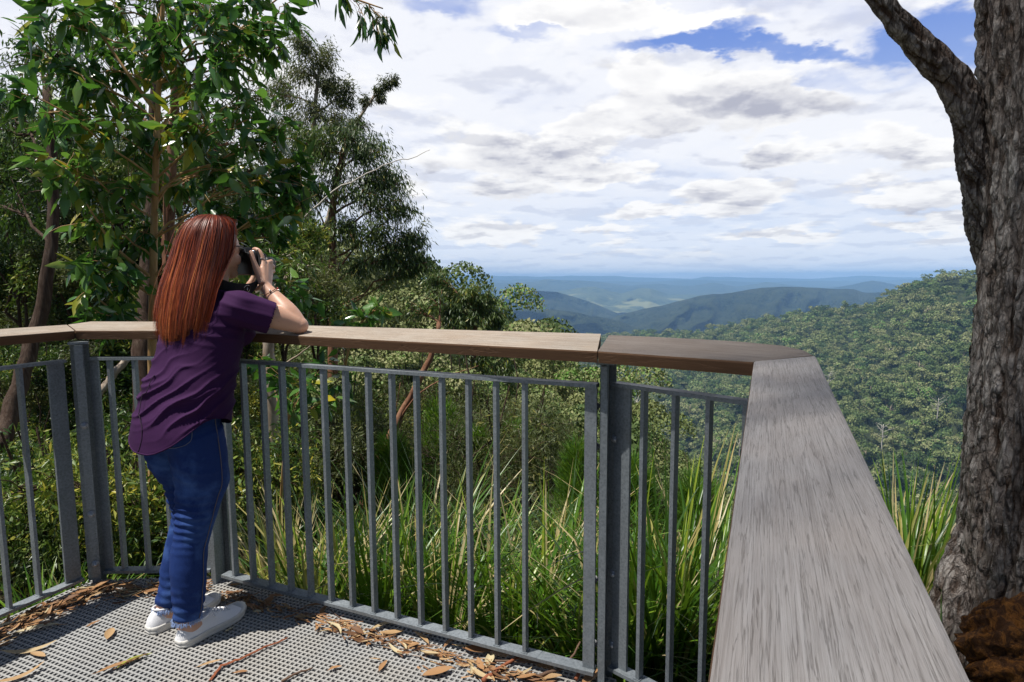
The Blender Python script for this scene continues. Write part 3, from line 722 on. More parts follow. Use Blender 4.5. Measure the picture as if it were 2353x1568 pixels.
ridge('forested_range', ZX([(780, 330), (890, 268), (1000, 242), (1100, 220), (1200, 195), (1280, 180), (1350, 178), (1480, 155), (1560, 150), (1640, 151), (1750, 159), (1860, 160), (1900, 174), (2050, 170), (2300, 150), (2800, 150)]), 4200, [(1300, 800), (1600, 800), (2400, 760)], [(1300, 2700), (2000, 2500), (2400, 2400)], M['forest_mid'], 17, .09, 260, 44, spur=.09)
ridge('forested_range', ZX([(-200, 260), (300, 245), (410, 240), (540, 238), (640, 245), (720, 255), (780, 268), (900, 290), (1000, 335), (1120, 370), (1400, 420)]), 3500, 830, 2500, M['forest_mid'], 18, .07, spur=.07)
ridge('forested_range', ZX([(-200, 310), (300, 302), (460, 300), (560, 308), (700, 335), (850, 380), (1100, 430)]), 2500, 900, 1700, M['forest_mid'], 19, .06, spur=.06)

# ------------------------------------------------------------------ the near wooded ridge on the right
crest = [(1080, 800, 1900), (1250, 782, 1800), (1420, 771, 1650), (1540, 767, 1500), (1595, 768 , 1450), (1720, 742, 1350), (1795, 731, 1250), (1900, 718, 1180), (1990, 703, 1120), (2042, 678, 1050), (2110, 657, 980), (2154, 636, 930), (2230, 629, 900), (2420, 600, 850), (2700, 560, 820)]
ro, RP = ridge('wooded_ridge', [(c[0], c[1] + 4, c[2]) for c in crest], 1000, [(1080, 1130), (1500, 1240), (2700, 1260)], [(1080, 640), (1400, 520), (1700, 440), (2100, 400), (2700, 360)], M['forest_floor'], 21, .05, 180, 60, spur=.06)
# lower valley side joining it beneath the railing
ridge('valley_side', [(1080, 1040, 800), (1500, 1150, 560), (2700, 1180, 410)], 600, [(1080, 1450), (2700, 1560)], [(1080, 330), (2700, 260)], M['forest_floor'], 22, .03, 60, 12)

# crown shapes for trees seen at a distance
def crown_mesh(name, seed, nq, kind):
    r_ = np.random.default_rng(seed); mb = MB()
    k = 11 if kind == 0 else 7
    cs = r_.normal(size=(k, 3)) * (.42, .42, .25) + (0, 0, .55); rs = r_.uniform(.26, .45, k)
    ci = r_.integers(0, k, nq); d = r_.normal(size=(nq, 3)); d /= np.linalg.norm(d, axis=1)[:, None]; d[:, 2] = np.abs(d[:, 2]) * .9 - .25
    p = cs[ci] + d * rs[ci][:, None] * r_.uniform(.75, 1.05, nq)[:, None]
    nrm = d + r_.normal(size=(nq, 3)) * .45; nrm /= np.linalg.norm(nrm, axis=1)[:, None]
    u = np.cross(nrm, r_.normal(size=(nq, 3))); u /= np.linalg.norm(u, axis=1)[:, None]; v = np.cross(nrm, u)
    s_ = r_.uniform(.04, .10, nq)[:, None] * (1.15 if nq < 500 else (1 if nq < 2000 else .34))
    V = np.stack([p - u * s_, p - v * s_ * .7, p + u * s_, p + v * s_ * .7], 1).reshape(-1, 3)
    tint = np.clip(.5 + r_.normal(size=nq) * .06, 0, 1)
    mb.add(V, (np.arange(nq)[:, None] * 4 + np.arange(4)), tint)
    return mb
def stick_mesh(seed):
    r_ = np.random.default_rng(seed); mb = MB(); mb.tube([(0, 0, -.8), (.02, 0, .2), (.0, .03, .6)], [.035, .025, .015], 5)
    for _ in range(6):
        a = r_.uniform(0, 6.3); mb.tube([(0.01, 0, r_.uniform(0, .4)), (math.cos(a) * .35, math.sin(a) * .35, r_.uniform(.5, .9))], [.014, .006], 4)
    return mb
crowns = []
hid = bpy.data.collections.new('canopy_shapes')
for k in range(6):
    o = crown_mesh('canopy_shape', 40 + k, 420, k % 2).build('canopy_shape', M['leaf_hill'], link=False); hid.objects.link(o); crowns.append(o.data)
trunk_meshes = []
for k in range(3):
    o = stick_mesh(60 + k).build('trunk', M['bark_pale'], link=False); trunk_meshes.append(o.data); bpy.data.objects.remove(o)
near_crowns = []; fine_crowns = []; hid2 = bpy.data.collections.new('scrub_shapes')
for k in range(4):
    hid2.objects.link(crown_mesh('scrub_shape', 90 + k, 5000, k % 2).build('scrub_shape', M['leaf_hill'], link=False))
for k in range(5):
    o = crown_mesh('crown', 80 + k, 8000, k % 2).build('crown', M['leaf_hill'], link=False); fine_crowns.append(o.data); bpy.data.objects.remove(o)
for k in range(6):
    o = crown_mesh('crown', 70 + k, 900, k % 2).build('crown', M['leaf_hill'], link=False); near_crowns.append(o.data); bpy.data.objects.remove(o)

def surf_points(P, spacing, jitter=.9, keep=None, seed=1):
    """roughly even points over a grid surface"""
    r_ = np.random.default_rng(seed); out_ = []
    h, w_, _ = P.shape
    for i in range(h - 1):
        A = P[i, :-1]; B = P[i, 1:]; Cc = P[i + 1, :-1]
        ar = np.linalg.norm(np.cross(B - A, Cc - A), axis=1)
        n_ = r_.poisson(ar / spacing ** 2)
        for j in np.nonzero(n_)[0]:
            a_, b_ = r_.random((2, n_[j], 1)); out_.append(A[j] + (B[j] - A[j]) * a_ + (Cc[j] - A[j]) * b_)
    return np.concatenate(out_)
def px_of(Pn):
    v = Pn - EYE; d = v @ fw; return 1176.5 + FPX * (v @ rt) / d, 784 - FPX * (v @ up) / d, d
def instancer(name, pts, scl, label, cat, coll=None):
    me = bpy.data.meshes.new(name); me.vertices.add(len(pts)); me.vertices.foreach_set('co', pts.astype(np.float32).ravel())
    a = me.attributes.new('scl', 'FLOAT', 'POINT'); a.data.foreach_set('value', scl.astype(np.float32)); me.update()
    o = bpy.data.objects.new(name, me); C.objects.link(o)
    g_ = bpy.data.node_groups.new(name, 'GeometryNodeTree')
    g_.interface.new_socket('Geometry', in_out='INPUT', socket_type='NodeSocketGeometry'); g_.interface.new_socket('Geometry', in_out='OUTPUT', socket_type='NodeSocketGeometry')
    i_ = g_.nodes.new('NodeGroupInput'); o_ = g_.nodes.new('NodeGroupOutput'); ip = g_.nodes.new('GeometryNodeInstanceOnPoints'); ci = g_.nodes.new('GeometryNodeCollectionInfo')
    ci.inputs['Collection'].default_value = coll or hid; ci.inputs['Separate Children'].default_value = True; ci.inputs['Reset Children'].default_value = True
    rv = g_.nodes.new('FunctionNodeRandomValue'); rv.data_type = 'FLOAT_VECTOR'; rv.inputs[0].default_value = (-.1, -.1, 0); rv.inputs[1].default_value = (.1, .1, 6.28)
    na = g_.nodes.new('GeometryNodeInputNamedAttribute'); na.data_type = 'FLOAT'; na.inputs[0].default_value = 'scl'
    ip.inputs['Pick Instance'].default_value = True
    L_ = g_.links.new
    L_(i_.outputs[0], ip.inputs['Points']); L_(ci.outputs[0], ip.inputs['Instance']); L_(rv.outputs[0], ip.inputs['Rotation']); L_(na.outputs[0], ip.inputs['Scale']); L_(ip.outputs[0], o_.inputs[0])
    mod = o.modifiers.new('canopy', 'NODES'); mod.node_group = g_
    return tag(o, label, cat, kind='stuff')
pts = surf_points(RP[2:], 12.0, seed=5)
px_, py_, dd_ = px_of(pts)
vis = (px_ > 1100) & (px_ < 2420) & (py_ < 1300); pts = pts[vis]; px_, py_, dd_ = px_of(pts)
scl = np.random.default_rng(3).lognormal(2.12, .32, len(pts)).clip(4, 16); pts[:, 2] += scl * .35
# the 150 trees of this slope that show largest stand as single trees
show = (px_ > 1180) & (px_ < 2235) & (py_ < 1180) & ~((px_ > 1700) & (px_ < 1760 + (py_ - 830) * .5) & (py_ > 820))
size = np.where(show, scl / dd_, 0)
big = np.argsort(-size)[:150]; rest = np.setdiff1d(np.arange(len(pts)), big)
instancer('forest_canopy', pts[rest], scl[rest], 'continuous gum forest covering the far ridge on the right', 'forest')
def hill_tree(p, s_, label, group, mesh_i=None, fine=False, stretch=1.0, cat='tree', name='forest_tree'):
    e = empty(name, p, label, cat, group)
    e.scale = (s_, s_, s_ * stretch); e.rotation_euler = (0, 0, rng.uniform(0, 6.28))
    k = rng.integers(0, 6) if mesh_i is None else mesh_i
    for nm, me in (('crown', fine_crowns[k % 5] if fine else near_crowns[k]), ('trunk', trunk_meshes[k % 3])):
        c_ = bpy.data.objects.new(nm, me); C.objects.link(c_); c_.parent = e
    return e
for i in big:
    hill_tree(pts[i], scl[i] * 1.0, 'round-crowned gum tree in the forest on the lower slope of the right-hand ridge', 'gum trees low on the far ridge', stretch=1.1)

# forest on our own hillside
r5 = np.random.default_rng(17)
cand = []
for _ in range(6000):
    D_ = 22 + 150 * r5.random() ** .8; pxx = r5.uniform(560, 1650); x = (pxx - 1176) / FPX * D_
    if not all((x - q[0]) ** 2 + (D_ - q[1]) ** 2 > (1.9 + D_ * .022) ** 2 for q in cand): continue
    z = float(gz(x, D_)); s_ = r5.uniform(2.2, 3.6) * (1 + D_ / 120.)
    # keep the canopy under the photographed skyline of this hillside
    pxc, pyc, _ = px_of(np.array([[x, D_, z + s_ * 1.5]]))
    sky_y = np.interp(pxc[0], [560, 850, 905, 1000, 1110, 1180, 1260, 1335, 1480, 1560, 1650], [520, 575, 585, 640, 690, 765, 800, 850, 985, 1075, 1150])
    if pyc[0] < sky_y - 4: continue
    cand.append((x, D_, z, s_))
    if len(cand) >= 300: break
cand.sort(key=lambda q: -q[3] / q[1])
for (x, y, z, s_) in cand[:150]:
    hill_tree((x, y, z + s_ * .35), s_, 'bushy olive gum tree on the wooded slope falling away beyond the railing', 'bushy trees on the near slope', fine=True, stretch=r5.uniform(.9, 1.3))
oth = np.array([(x, y, z + s_ * .3) for x, y, z, s_ in cand[150:]]); sc_ = np.array([q[3] for q in cand[150:]])
ex = []
for _ in range(2500):
    D_ = r5.uniform(14, 200); x = r5.uniform(-.5, .42) * D_; z = float(gz(x, D_)); s_ = r5.uniform(.9, 1.7) * (1 + D_ / 90)
    pxc, pyc, _ = px_of(np.array([[x, D_, z + s_ * 1.2]])); sky_y = np.interp(pxc[0], [560, 850, 905, 1000, 1110, 1180, 1260, 1335, 1480, 1560, 1650, 1800], [520, 575, 585, 645, 700, 775, 810, 860, 1000, 1100, 1180, 1250])
    if pyc[0] > sky_y: ex.append((x, D_, z, s_))
ex = np.array(ex); oth = np.concatenate([oth, ex[:, :3]]) if len(oth) else ex[:, :3]; sc_ = np.concatenate([sc_, ex[:, 3]])
instancer('forest_undergrowth', oth, sc_, 'dense scrub filling the wooded slope below the lookout', 'undergrowth', hid2)

# bleached dead trees
def dead_tree(px, py, D, h, label, seed):
    r_ = np.random.default_rng(seed); top = at(px, py, D); base = top - np.array([0, 0, h]); root = empty('dead_tree', base, label, 'dead tree', 'bleached dead trees among the forest')
    mb = MB(); mb.tube(bez(base, top, 0, 7, h * .01), np.linspace(h * .022, h * .008, 7), 6); mb.build('trunk', M['deadwood'], root, base)
    mb = MB()
    for k in range(9):
        s_ = base + (top - base) * r_.uniform(.45, .95); a = r_.uniform(0, 6.3); e = s_ + np.array([math.cos(a), math.sin(a) * .6, r_.uniform(.3, 1.1)]) * h * r_.uniform(.15, .38)
        Q = bez(s_, e, 0, 5, h * .015); mb.tube(Q, np.linspace(h * .009, h * .003, 5), 4)
        for q in range(3): mb.tube([Q[2 + q % 3], Q[2 + q % 3] + r_.normal(size=3) * h * .08 + (0, 0, h * .06)], [h * .004, h * .0015], 4)
    mb.build('branches', M['deadwood'], root, base)
dead_tree(2030, 975, 455, 22, 'bleached dead tree on the ridge between the grey handrail and the big trunk', 1)
dead_tree(2157, 915, 500, 20, 'bleached dead tree on the ridge close left of the big trunk', 2)
dead_tree(1462, 918, 75, 4.5, 'bleached dead tree seen just right of the dark railing post', 3)
dead_tree(1540, 1050, 48, 3.4, 'low dead tree with white twigs above the strappy leaves right of the dark post', 4)
dead_tree(1905, 860, 640, 22, 'thin pale dead tree on the ridge beside the far corner of the handrail', 5)
dead_tree(1700, 1010, 420, 14, 'pale dead tree on the ridge left of the grey handrail', 6)

# ------------------------------------------------------------------ haze
def haze():
    x0, x1, y0, y1, z0, z1 = -24000., 24000., -40., 19000., GZ - 16., 128.
    mb = MB(); mb.box(((x0 + x1) / 2, (y0 + y1) / 2, (z0 + z1) / 2), (x1 - x0, y1 - y0, z1 - z0))
    m, t, out = nt('haze_air'); pv = t.nodes.new('ShaderNodeVolumePrincipled')
    pv.inputs['Density'].default_value = 1.05e-4; pv.inputs['Color'].default_value = (.34, .60, 1.0, 1); pv.inputs['Anisotropy'].default_value = 0
    t.links.new(pv.outputs[0], out.inputs['Volume'])
    m.cycles.homogeneous_volume = True
    o = mb.build('haze', m); o.visible_shadow = True
    return tag(o, 'blue distance haze lying over the valleys', 'haze', kind='stuff')
haze()

# ------------------------------------------------------------------ clouds whose shade lies on the ranges
M['cloud'] = mat_simple('cloud_white', (.85, .86, .88), 1.0, 0, 0, .03, .002, 0)
def cloud(sx, sy, rx, ry, label, seed, alt=3000):
    c = np.array([sx, sy, -250.]) + SUNV / SUNV[2] * (alt + 250); r_ = np.random.default_rng(seed); mb = MB()
    for k in range(26):
        a = r_.uniform(0, 6.28); q = math.sqrt(r_.random()); o = c + np.array([math.cos(a) * rx * q * .8, math.sin(a) * ry * q * .8, r_.uniform(-20, 60)]); R_ = min(rx, ry) * r_.uniform(.30, .55)
        th = np.linspace(.05, math.pi - .05, 10); 
        V = np.concatenate([o + np.stack([np.sin(t_) * np.cos(np.arange(18) / 18 * 6.28319) * R_ * 1.3, np.sin(t_) * np.sin(np.arange(18) / 18 * 6.28319) * R_, np.full(18, np.cos(t_) * R_ * .5)], -1) for t_ in th])
        i = np.arange(9)[:, None] * 18; j = np.arange(18)[None]; k2 = (j + 1) % 18
        mb.add(V, np.stack([i + j, i + k2, i + 18 + k2, i + 18 + j], -1).reshape(-1, 4), .5, True)
    o = mb.build('cloud', M['cloud'], base=c); o.location = Vector(c); tag(o, label, 'cloud', kind='stuff')
SUNV = np.array([-.403, -.181, 1.09])
cloud(820, 2850, 800, 300, 'cloud above the middle ranges', 1)
cloud(150, 3050, 420, 330, 'cloud above the front left range', 2)
cloud(-100, 5200, 500, 350, 'cloud above the domed range', 4)
# ------------------------------------------------------------------ trees and plants round the lookout
def trunk_root(P, drop=.55):
    P = np.asarray(P)
    def f(c):
        d = np.linalg.norm(P[:, :2] - c[:2], axis=1).min()
        zt = c[2] - d * drop
        return P[np.argmin(np.abs(P[:, 2] - zt) + .0 * P[:, 0])]
    return f
def dens(P, n=24):
    P = np.asarray(P, float); s = np.linspace(0, len(P) - 1, n); i = np.clip(s.astype(int), 0, len(P) - 2); f = (s - i)[:, None]
    Q = P[i] * (1 - f) + P[i + 1] * f
    for _ in range(2): Q[1:-1] = (Q[:-2] + Q[1:-1] * 2 + Q[2:]) / 4
    return Q
def PT(l): return np.array([at(*p) for p in l])
def CL(l, Y=None): # (px, py, rpx, Y[, density]) -> world clumps
    o = []
    for c in l:
        y = c[3] if len(c) > 3 and c[3] else Y; o.append((at(c[0], c[1], y), c[2] / FPX * y, c[4] if len(c) > 4 else 1.0))
    return o

# --- the broad-leaved sapling in front of the lookout
tr = dens(PT([(352, 1330, 3.75), (352, 1000, 3.7), (350, 800, 3.62), (351, 620, 3.6), (357, 430, 3.6), (362, 250, 3.6), (372, 60, 3.6), (380, -150, 3.6)]), 30)
base = tr[0]
root = empty('gum_sapling', base, 'young gum tree with slender golden stem and big glossy leaves, rising behind the woman', 'tree')
mb = MB().tube(tr, np.linspace(.030, .010, 30), 12, True, None, .06); mb.build('trunk', M['bark_gold'], root, base)
br, lv = MB(), MB()
for q in [[(352, 480, 3.6), (400, 400, 3.7), (470, 385, 3.7), (560, 350, 3.6), (640, 340, 3.6)], [(350, 640, 3.6), (300, 600, 3.5), (255, 560, 3.4), (200, 470, 3.3)], [(358, 330, 3.6), (430, 170, 3.7), (520, 95, 3.8), (600, 25, 3.9), (690, -40, 4.0)], [(352, 700, 3.6), (420, 620, 3.7), (520, 560, 3.7), (610, 545, 3.6)], [(362, 260, 3.6), (300, 180, 3.5), (240, 90, 3.5), (180, 20, 3.4)], [(352, 780, 3.6), (290, 740, 3.5), (230, 690, 3.4)]]:
    P = dens(PT(q), 14); br.tube(P, np.linspace(.011, .004, 14), 7, False)
sap = [(150, 60, 95, 3.4), (245, 30, 110, 3.6), (370, 50, 115, 3.6), (480, 45, 110, 3.5), (560, 25, 90, 3.4), (640, 30, 70, 3.6), (205, 160, 95, 3.6), (320, 170, 105, 3.8), (440, 190, 100, 3.6), (545, 140, 85, 3.4), (640, 110, 70, 3.6, .7), (110, 260, 95, 3.6), (230, 290, 105, 3.4), (350, 310, 95, 3.7), (470, 290, 95, 3.4), (580, 270, 85, 3.4), (655, 320, 75, 3.5), (690, 400, 60, 3.5), (150, 390, 95, 3.3), (265, 420, 95, 3.5), (390, 420, 85, 3.8), (510, 390, 95, 3.5), (620, 410, 80, 3.4), (690, 470, 55, 3.4), (215, 510, 95, 3.4), (320, 530, 75, 3.6), (545, 490, 80, 3.6), (640, 520, 80, 3.7), (190, 610, 80, 3.3), (275, 640, 75, 3.5), (600, 600, 70, 3.9, .8), (640, 660, 60, 4.1, .7), (230, 720, 60, 3.4, .7), (700, 700, 60, 4.0, .8), (160, 160, 80, 3.3, .8), (60, 120, 70, 3.3, .5), (380, 120, 90, 3.4, .8), (30, 210, 50, 3.0, .6)]
rf = trunk_root(tr)
foliage(br, lv, rf, CL(sap), 84, .128, .050, True, .60, .0028, (.3, .85), .009, twigs=10)
br.build('branches', M['bark_gold'], root, base); lv.build('crown', M['leaf_big'], root, base)

# --- sprigs reaching into view
def sprig(name, pts, clumps, n, L_, W_, label, bark='bark_gold', lm='leaf_big', r0=.010, droop=.8, near=True, tints=(.2, .7), cat='tree branch', twigs=7):
    P = dens(PT(pts), 12); base = P[0]; root = empty(name, base, label, cat)
    b_, l_ = MB(), MB(); b_.tube(P, np.linspace(r0, r0 * .3, 12), 6)
    foliage(b_, l_, lambda c: P[max(0, np.argmin(np.linalg.norm(P - c, axis=1)) - 2)], CL(clumps), n, L_, W_, near, droop, .002, tints, r0 * .5, twigs=twigs)
    b_.build('branches', M[bark], root, base); l_.build('leaves', M[lm], root, base); return root
sprig('hanging_gum_branch', [(640, -120, 3.2), (740, -30, 3.2), (820, 0, 3.2), (880, 20, 3.2)], [(790, 0, 38, 3.2, .8), (835, 35, 38, 3.2, 1), (875, 50, 34, 3.2, 1), (885, 85, 26, 3.2, .8), (862, 80, 25, 3.2, .7), (730, -20, 40, 3.2, .6)], 26, .105, .024, 'gum branch hanging into the picture from its top edge, dark against white cloud', droop=1.3, tints=(.1, .5))
sprig('shrub_sprig', [(790, 860, 3.7), (800, 800, 3.6), (830, 740, 3.5), (862, 710, 3.4)], [(835, 735, 34, 3.4), (870, 712, 30, 3.4), (795, 755, 34, 3.6), (765, 770, 30, 3.7)], 22, .11, .045, 'leafy sprig rising just above the handrail to the right of the elbow', droop=.1, tints=(.45, .9))
sprig('shrub_sprig', [(640, 1250, 3.6), (650, 1060, 3.5), (665, 930, 3.4)], [(640, 860, 42, 3.4), (700, 880, 42, 3.4), (680, 930, 42, 3.3), (735, 850, 38, 3.5), (800, 870, 30, 3.6), (745, 920, 32, 3.4), (600, 830, 40, 3.6)], 24, .12, .048, 'broad-leaved shrub seen through the balusters below the elbow', droop=.4, tints=(.3, .85))
tw = MB(); P = dens(PT([(700, 500, 5), (760, 440, 5), (840, 402, 5), (905, 368, 5), (950, 365, 5), (990, 344, 5)]), 20); tw.tube(P + rng.normal(size=P.shape) * .004, np.linspace(.008, .0018, 20), 5)
tag(tw.build('bare_twig', M['deadwood'], base=P[0]), 'bare pale twig poking out against the clouds', 'tree branch').location = Vector(P[0])

# --- second trunk of peeling red bark beside the sapling, with narrow leaves
def tree(name, tpts, r0, r1, bark, clumps, n, L_, W_, lm, label, group=None, droop=.8, near=False, tints=(.2, .8), extra=(), drop=.6, twigs=8, bro=.02, wob=.06, Y=None, sub=24, tmul=1.0):
    P = dens(PT(tpts), sub); base = P[0]; root = empty(name, base, label, 'tree', group)
    MB().tube(P + rng.normal(size=P.shape) * r0 * .08, np.linspace(r0, r1, sub), 14, True, None, wob).build('trunk', M[bark], root, base)
    b_, l_ = MB(), MB()
    for q in extra:
        Q = dens(PT(q[0]), 12); b_.tube(Q + rng.normal(size=Q.shape) * q[1] * .15, np.linspace(q[1], q[1] * .3, 12), 6)
    foliage(b_, l_, trunk_root(P, drop), CL(clumps, Y), n, L_, W_, near, droop, r0 * .10 if r0 < .1 else .006, tints, bro, twigs=twigs, tmul=tmul)
    if b_.v: b_.build('branches', M[bark], root, base)
    if clumps: l_.build('crown', M[lm], root, base)
    return root
tree('gum_tree', [(388, 800, 5.6), (385, 560, 5.5), (392, 420, 5.5), (398, 300, 5.5), (404, 180, 5.5), (410, 40, 5.5), (415, -160, 5.5)], .050, .030, 'bark_red',
     [(480, 20, 90), (330, 0, 90), (560, 120, 80), (250, 110, 90), (450, 260, 80), (600, 230, 80), (520, 330, 80), (150, 200, 90), (650, 380, 70), (560, 420, 80)], 420, .10, .020, 'leaf_mid', 'gum tree with peeling reddish trunk directly above the head of the woman', Y=5.8, twigs=14,
     extra=[([(386, 500, 5.5), (400, 440, 5.4), (450, 400, 5.2), (540, 370, 5.0)], .015), ([(385, 640, 5.5), (375, 430, 5.4), (385, 360, 5.4)], .016)], tmul=1.5)
tree('gum_tree', [(318, 1290, 3.9), (325, 1000, 4.2), (330, 760, 4.4), (335, 640, 4.5), (342, 450, 4.7), (350, 250, 4.9), (352, 60, 5.0)], .075, .02, 'bark_dark', [], 0, .1, .02, 'leaf_mid', 'dark fire-blackened trunk standing behind the purple shirt', Y=4.4)
tree('gum_tree', [(634, 1150, 5.0), (628, 1000, 5.0), (620, 850, 5.0), (612, 760, 5.0), (596, 640, 5.0)], .062, .035, 'bark_pale', [(560, 640, 60), (640, 600, 60), (700, 620, 60)], 260, .09, .018, 'leaf_dark', 'pale peeling gum trunk seen between balusters beside the woman', Y=5.2, twigs=10,
     extra=[([(625, 930, 5), (590, 860, 4.9), (560, 840, 4.8)], .012), ([(620, 860, 5), (680, 820, 4.8), (720, 790, 4.7)], .012)])
tree('gum_tree', [(0, 1040, 5.0), (30, 930, 5.2), (75, 800, 5.4), (100, 690, 5.5), (120, 560, 5.6), (125, 380, 5.7), (110, 200, 5.8)], .075, .035, 'bark_dark', [(60, 150, 90), (30, 300, 90), (140, 90, 80), (110, 420, 90), (20, 470, 90), (180, 320, 80)], 520, .085, .022, 'leaf_dark', 'leaning rough-barked tree at the left edge behind the railing', Y=6.2, twigs=16, tmul=1.6)
tree('gum_tree', [(831, 1180, 7.0), (850, 1100, 7), (905, 985, 7), (950, 900, 7), (993, 815, 7), (1010, 740, 7.1)], .055, .028, 'bark_red', [(1010, 690, 40), (950, 720, 40)], 160, .10, .02, 'leaf_mid', 'slanting reddish trunk crossing behind the middle of the long balustrade panel', Y=7.2,
     extra=[([(905, 985, 7), (960, 900, 6.9), (1040, 860, 6.8), (1100, 840, 6.8)], .014), ([(870, 1060, 7), (900, 1000, 6.9), (920, 880, 6.8)], .012)])
lg = tree('fallen_log', [(200, 935, 6.0), (235, 895, 6.1), (270, 850, 6.2), (292, 825, 6.3)], .040, .034, 'bark_pale', [], 0, .1, .02, 'leaf_mid', 'pale broken log leaning in the scrub behind the short panel', Y=6); lg['category'] = 'log'

# --- trees standing clear against the sky
tree('gum_tree', [(770, 1000, 14), (764, 820, 14), (765, 640, 14), (762, 520, 14), (770, 420, 14), (790, 340, 14)], .13, .05, 'bark_red',
     [(735, 345, 62), (795, 315, 62), (850, 355, 65), (905, 400, 55), (780, 420, 75), (850, 450, 75), (920, 475, 58), (955, 545, 45), (975, 610, 30), (930, 590, 42), (880, 545, 58), (700, 440, 60), (715, 540, 55), (800, 530, 55), (700, 330, 50), (830, 620, 40, 14, .5)], 1350, .16, .030, 'leaf_mid', 'dark drooping gum tree standing clear against the white cloud right of the sapling', Y=14, droop=1.1, tints=(.15, .6), twigs=20, bro=.035, tmul=1.2,
     extra=[([(765, 640, 14), (820, 560, 14), (900, 500, 14)], .03), ([(764, 700, 14), (720, 620, 14), (690, 560, 14)], .03), ([(766, 720, 14), (840, 680, 14), (900, 640, 14)], .025), ([(765, 580, 14), (740, 500, 14), (700, 430, 14)], .03)])
tree('gum_tree', [(700, 900, 24), (705, 600, 24), (710, 420, 24), (720, 300, 24), (730, 180, 24)], .18, .06, 'bark_pale',
     [(695, 100, 42), (738, 138, 45), (690, 170, 52), (755, 195, 36), (795, 220, 34), (715, 255, 55), (655, 290, 50), (775, 285, 45), (635, 215, 46), (670, 370, 55), (610, 330, 50), (820, 300, 22, 24, .5)], 1500, .18, .042, 'leaf_olive', 'tall olive gum tree behind the others with a rounded sunlit top', Y=24, droop=.9, tints=(.3, .8), twigs=18, bro=.05, tmul=1.2)
tree('gum_tree', [(690, 800, 20), (740, 560, 20), (780, 400, 20), (805, 320, 20), (830, 265, 20), (850, 235, 20)], .10, .03, 'bark_pale',
     [(893, 190, 24), (868, 205, 20), (908, 182, 14), (840, 232, 18), (832, 285, 26), (812, 290, 18), (880, 225, 14, 20, .6)], 420, .15, .034, 'leaf_olive', 'thin spindly gum top leaning out above the dark drooping tree', Y=20, droop=.9, tints=(.3, .7), twigs=10, bro=.03)
tree('gum_tree', [(1090, 1000, 16), (1088, 860, 16), (1090, 780, 16), (1095, 720, 16)], .09, .04, 'bark_red',
     [(1050, 690, 34), (1085, 675, 36), (1120, 690, 32), (1140, 720, 22), (1100, 730, 36), (1060, 735, 36), (1145, 745, 14), (1030, 725, 28), (1120, 838, 45), (1165, 845, 28), (1070, 830, 36), (1000, 640, 30), (1010, 690, 30)], 900, .17, .034, 'leaf_mid', 'small weeping gum crown just above the handrail where the far hills begin', Y=16, droop=1.2, tints=(.2, .6), twigs=14)

# --- understorey: three bush shapes and two taller forms, each plant an object of its own
def bush_mesh(seed, nl, L_, W_, lm, tints, k=12, tall=1.0, droop=.1):
    global rng
    keep = rng; rng = np.random.default_rng(seed)
    b_, l_ = MB(), MB()
    cl = []
    for _ in range(k):
        d = rdir(1)[0] * rng.uniform(.25, .75) * np.array([1, 1, tall * .8]); d[2] = abs(d[2]) * 1.1 + .25
        cl.append((d, rng.uniform(.30, .45), 1.0))
    st = np.array([(0, 0, -.5), (0, 0, 0), (.02, .02, .4 * tall), (0, .03, .8 * tall)])
    for _ in range(3): b_.tube(bez((0, 0, -.6), rdir(1)[0] * .5 + np.array([0, 0, .8 * tall]), 0, 7, .03), np.linspace(.028, .008, 7), 6, False)
    foliage(b_, l_, trunk_root(dens(st, 12)), cl, nl // k, L_, W_, False, droop, .005, tints, .012, twigs=12, tmul=1.2)
    a_ = b_.build('stems', M['bark_dark'], link=False); c_ = l_.build('foliage', M[lm], link=False)
    r_ = (a_.data, c_.data); bpy.data.objects.remove(a_); bpy.data.objects.remove(c_); rng = keep
    return r_
BUSH = [bush_mesh(101, 5200, .095, .030, 'leaf_dark', (.2, .8)), bush_mesh(102, 6500, .07, .020, 'leaf_dark', (.3, .9)), bush_mesh(103, 5200, .11, .018, 'leaf_mid', (.3, .85), droop=.6), bush_mesh(104, 6000, .085, .022, 'leaf_olive', (.3, .9), droop=.3), bush_mesh(105, 7500, .075, .011, 'leaf_olive', (.2, .7), tall=1.5, droop=-.3)]
def bush(p, s_, k, label, group, sz=1.0, name='bush', cat='bush'):
    e = empty(name, p, label, cat, group); e.scale = (s_, s_, s_ * sz); e.rotation_euler = (0, 0, rng.uniform(0, 6.28))
    for nm, me in zip(('stems', 'foliage'), BUSH[k]):
        c_ = bpy.data.objects.new(nm, me); C.objects.link(c_); c_.parent = e
    return e
r6 = np.random.default_rng(23)
# wall of trees behind the sapling; the outline is ragged and open to the sky at its top
for gy in range(13):
    for gx in range(11):
        px, py = -60 + gx * 78 + r6.uniform(-30, 30), 215 + gy * 78 + r6.uniform(-30, 30)
        Y = r6.uniform(7.0, 11.5) if py < 760 else r6.uniform(6.0, 9.0)
        top = np.interp(px, [-60, 40, 110, 200, 330, 480, 560, 640, 760, 820], [150, 170, 260, 300, 300, 300, 340, 420, 560, 700])
        if py < top + 40 or px > 770 or (py > 700 and px > 620): continue
        s_ = r6.uniform(.62, .95) * Y / 8.5
        p = at(px, py, Y) - np.array([0, 0, .55 * s_]); p[2] = max(p[2], float(gz(p[0], p[1])) - .1)
        k_ = (0, 1, 2, 3, 0, 1)[r6.integers(6)]
        bush(p, s_, k_, 'dense understorey tree in the thicket behind the sapling', 'understorey trees of the thicket', r6.uniform(.9, 1.2), 'understorey_tree', 'tree')
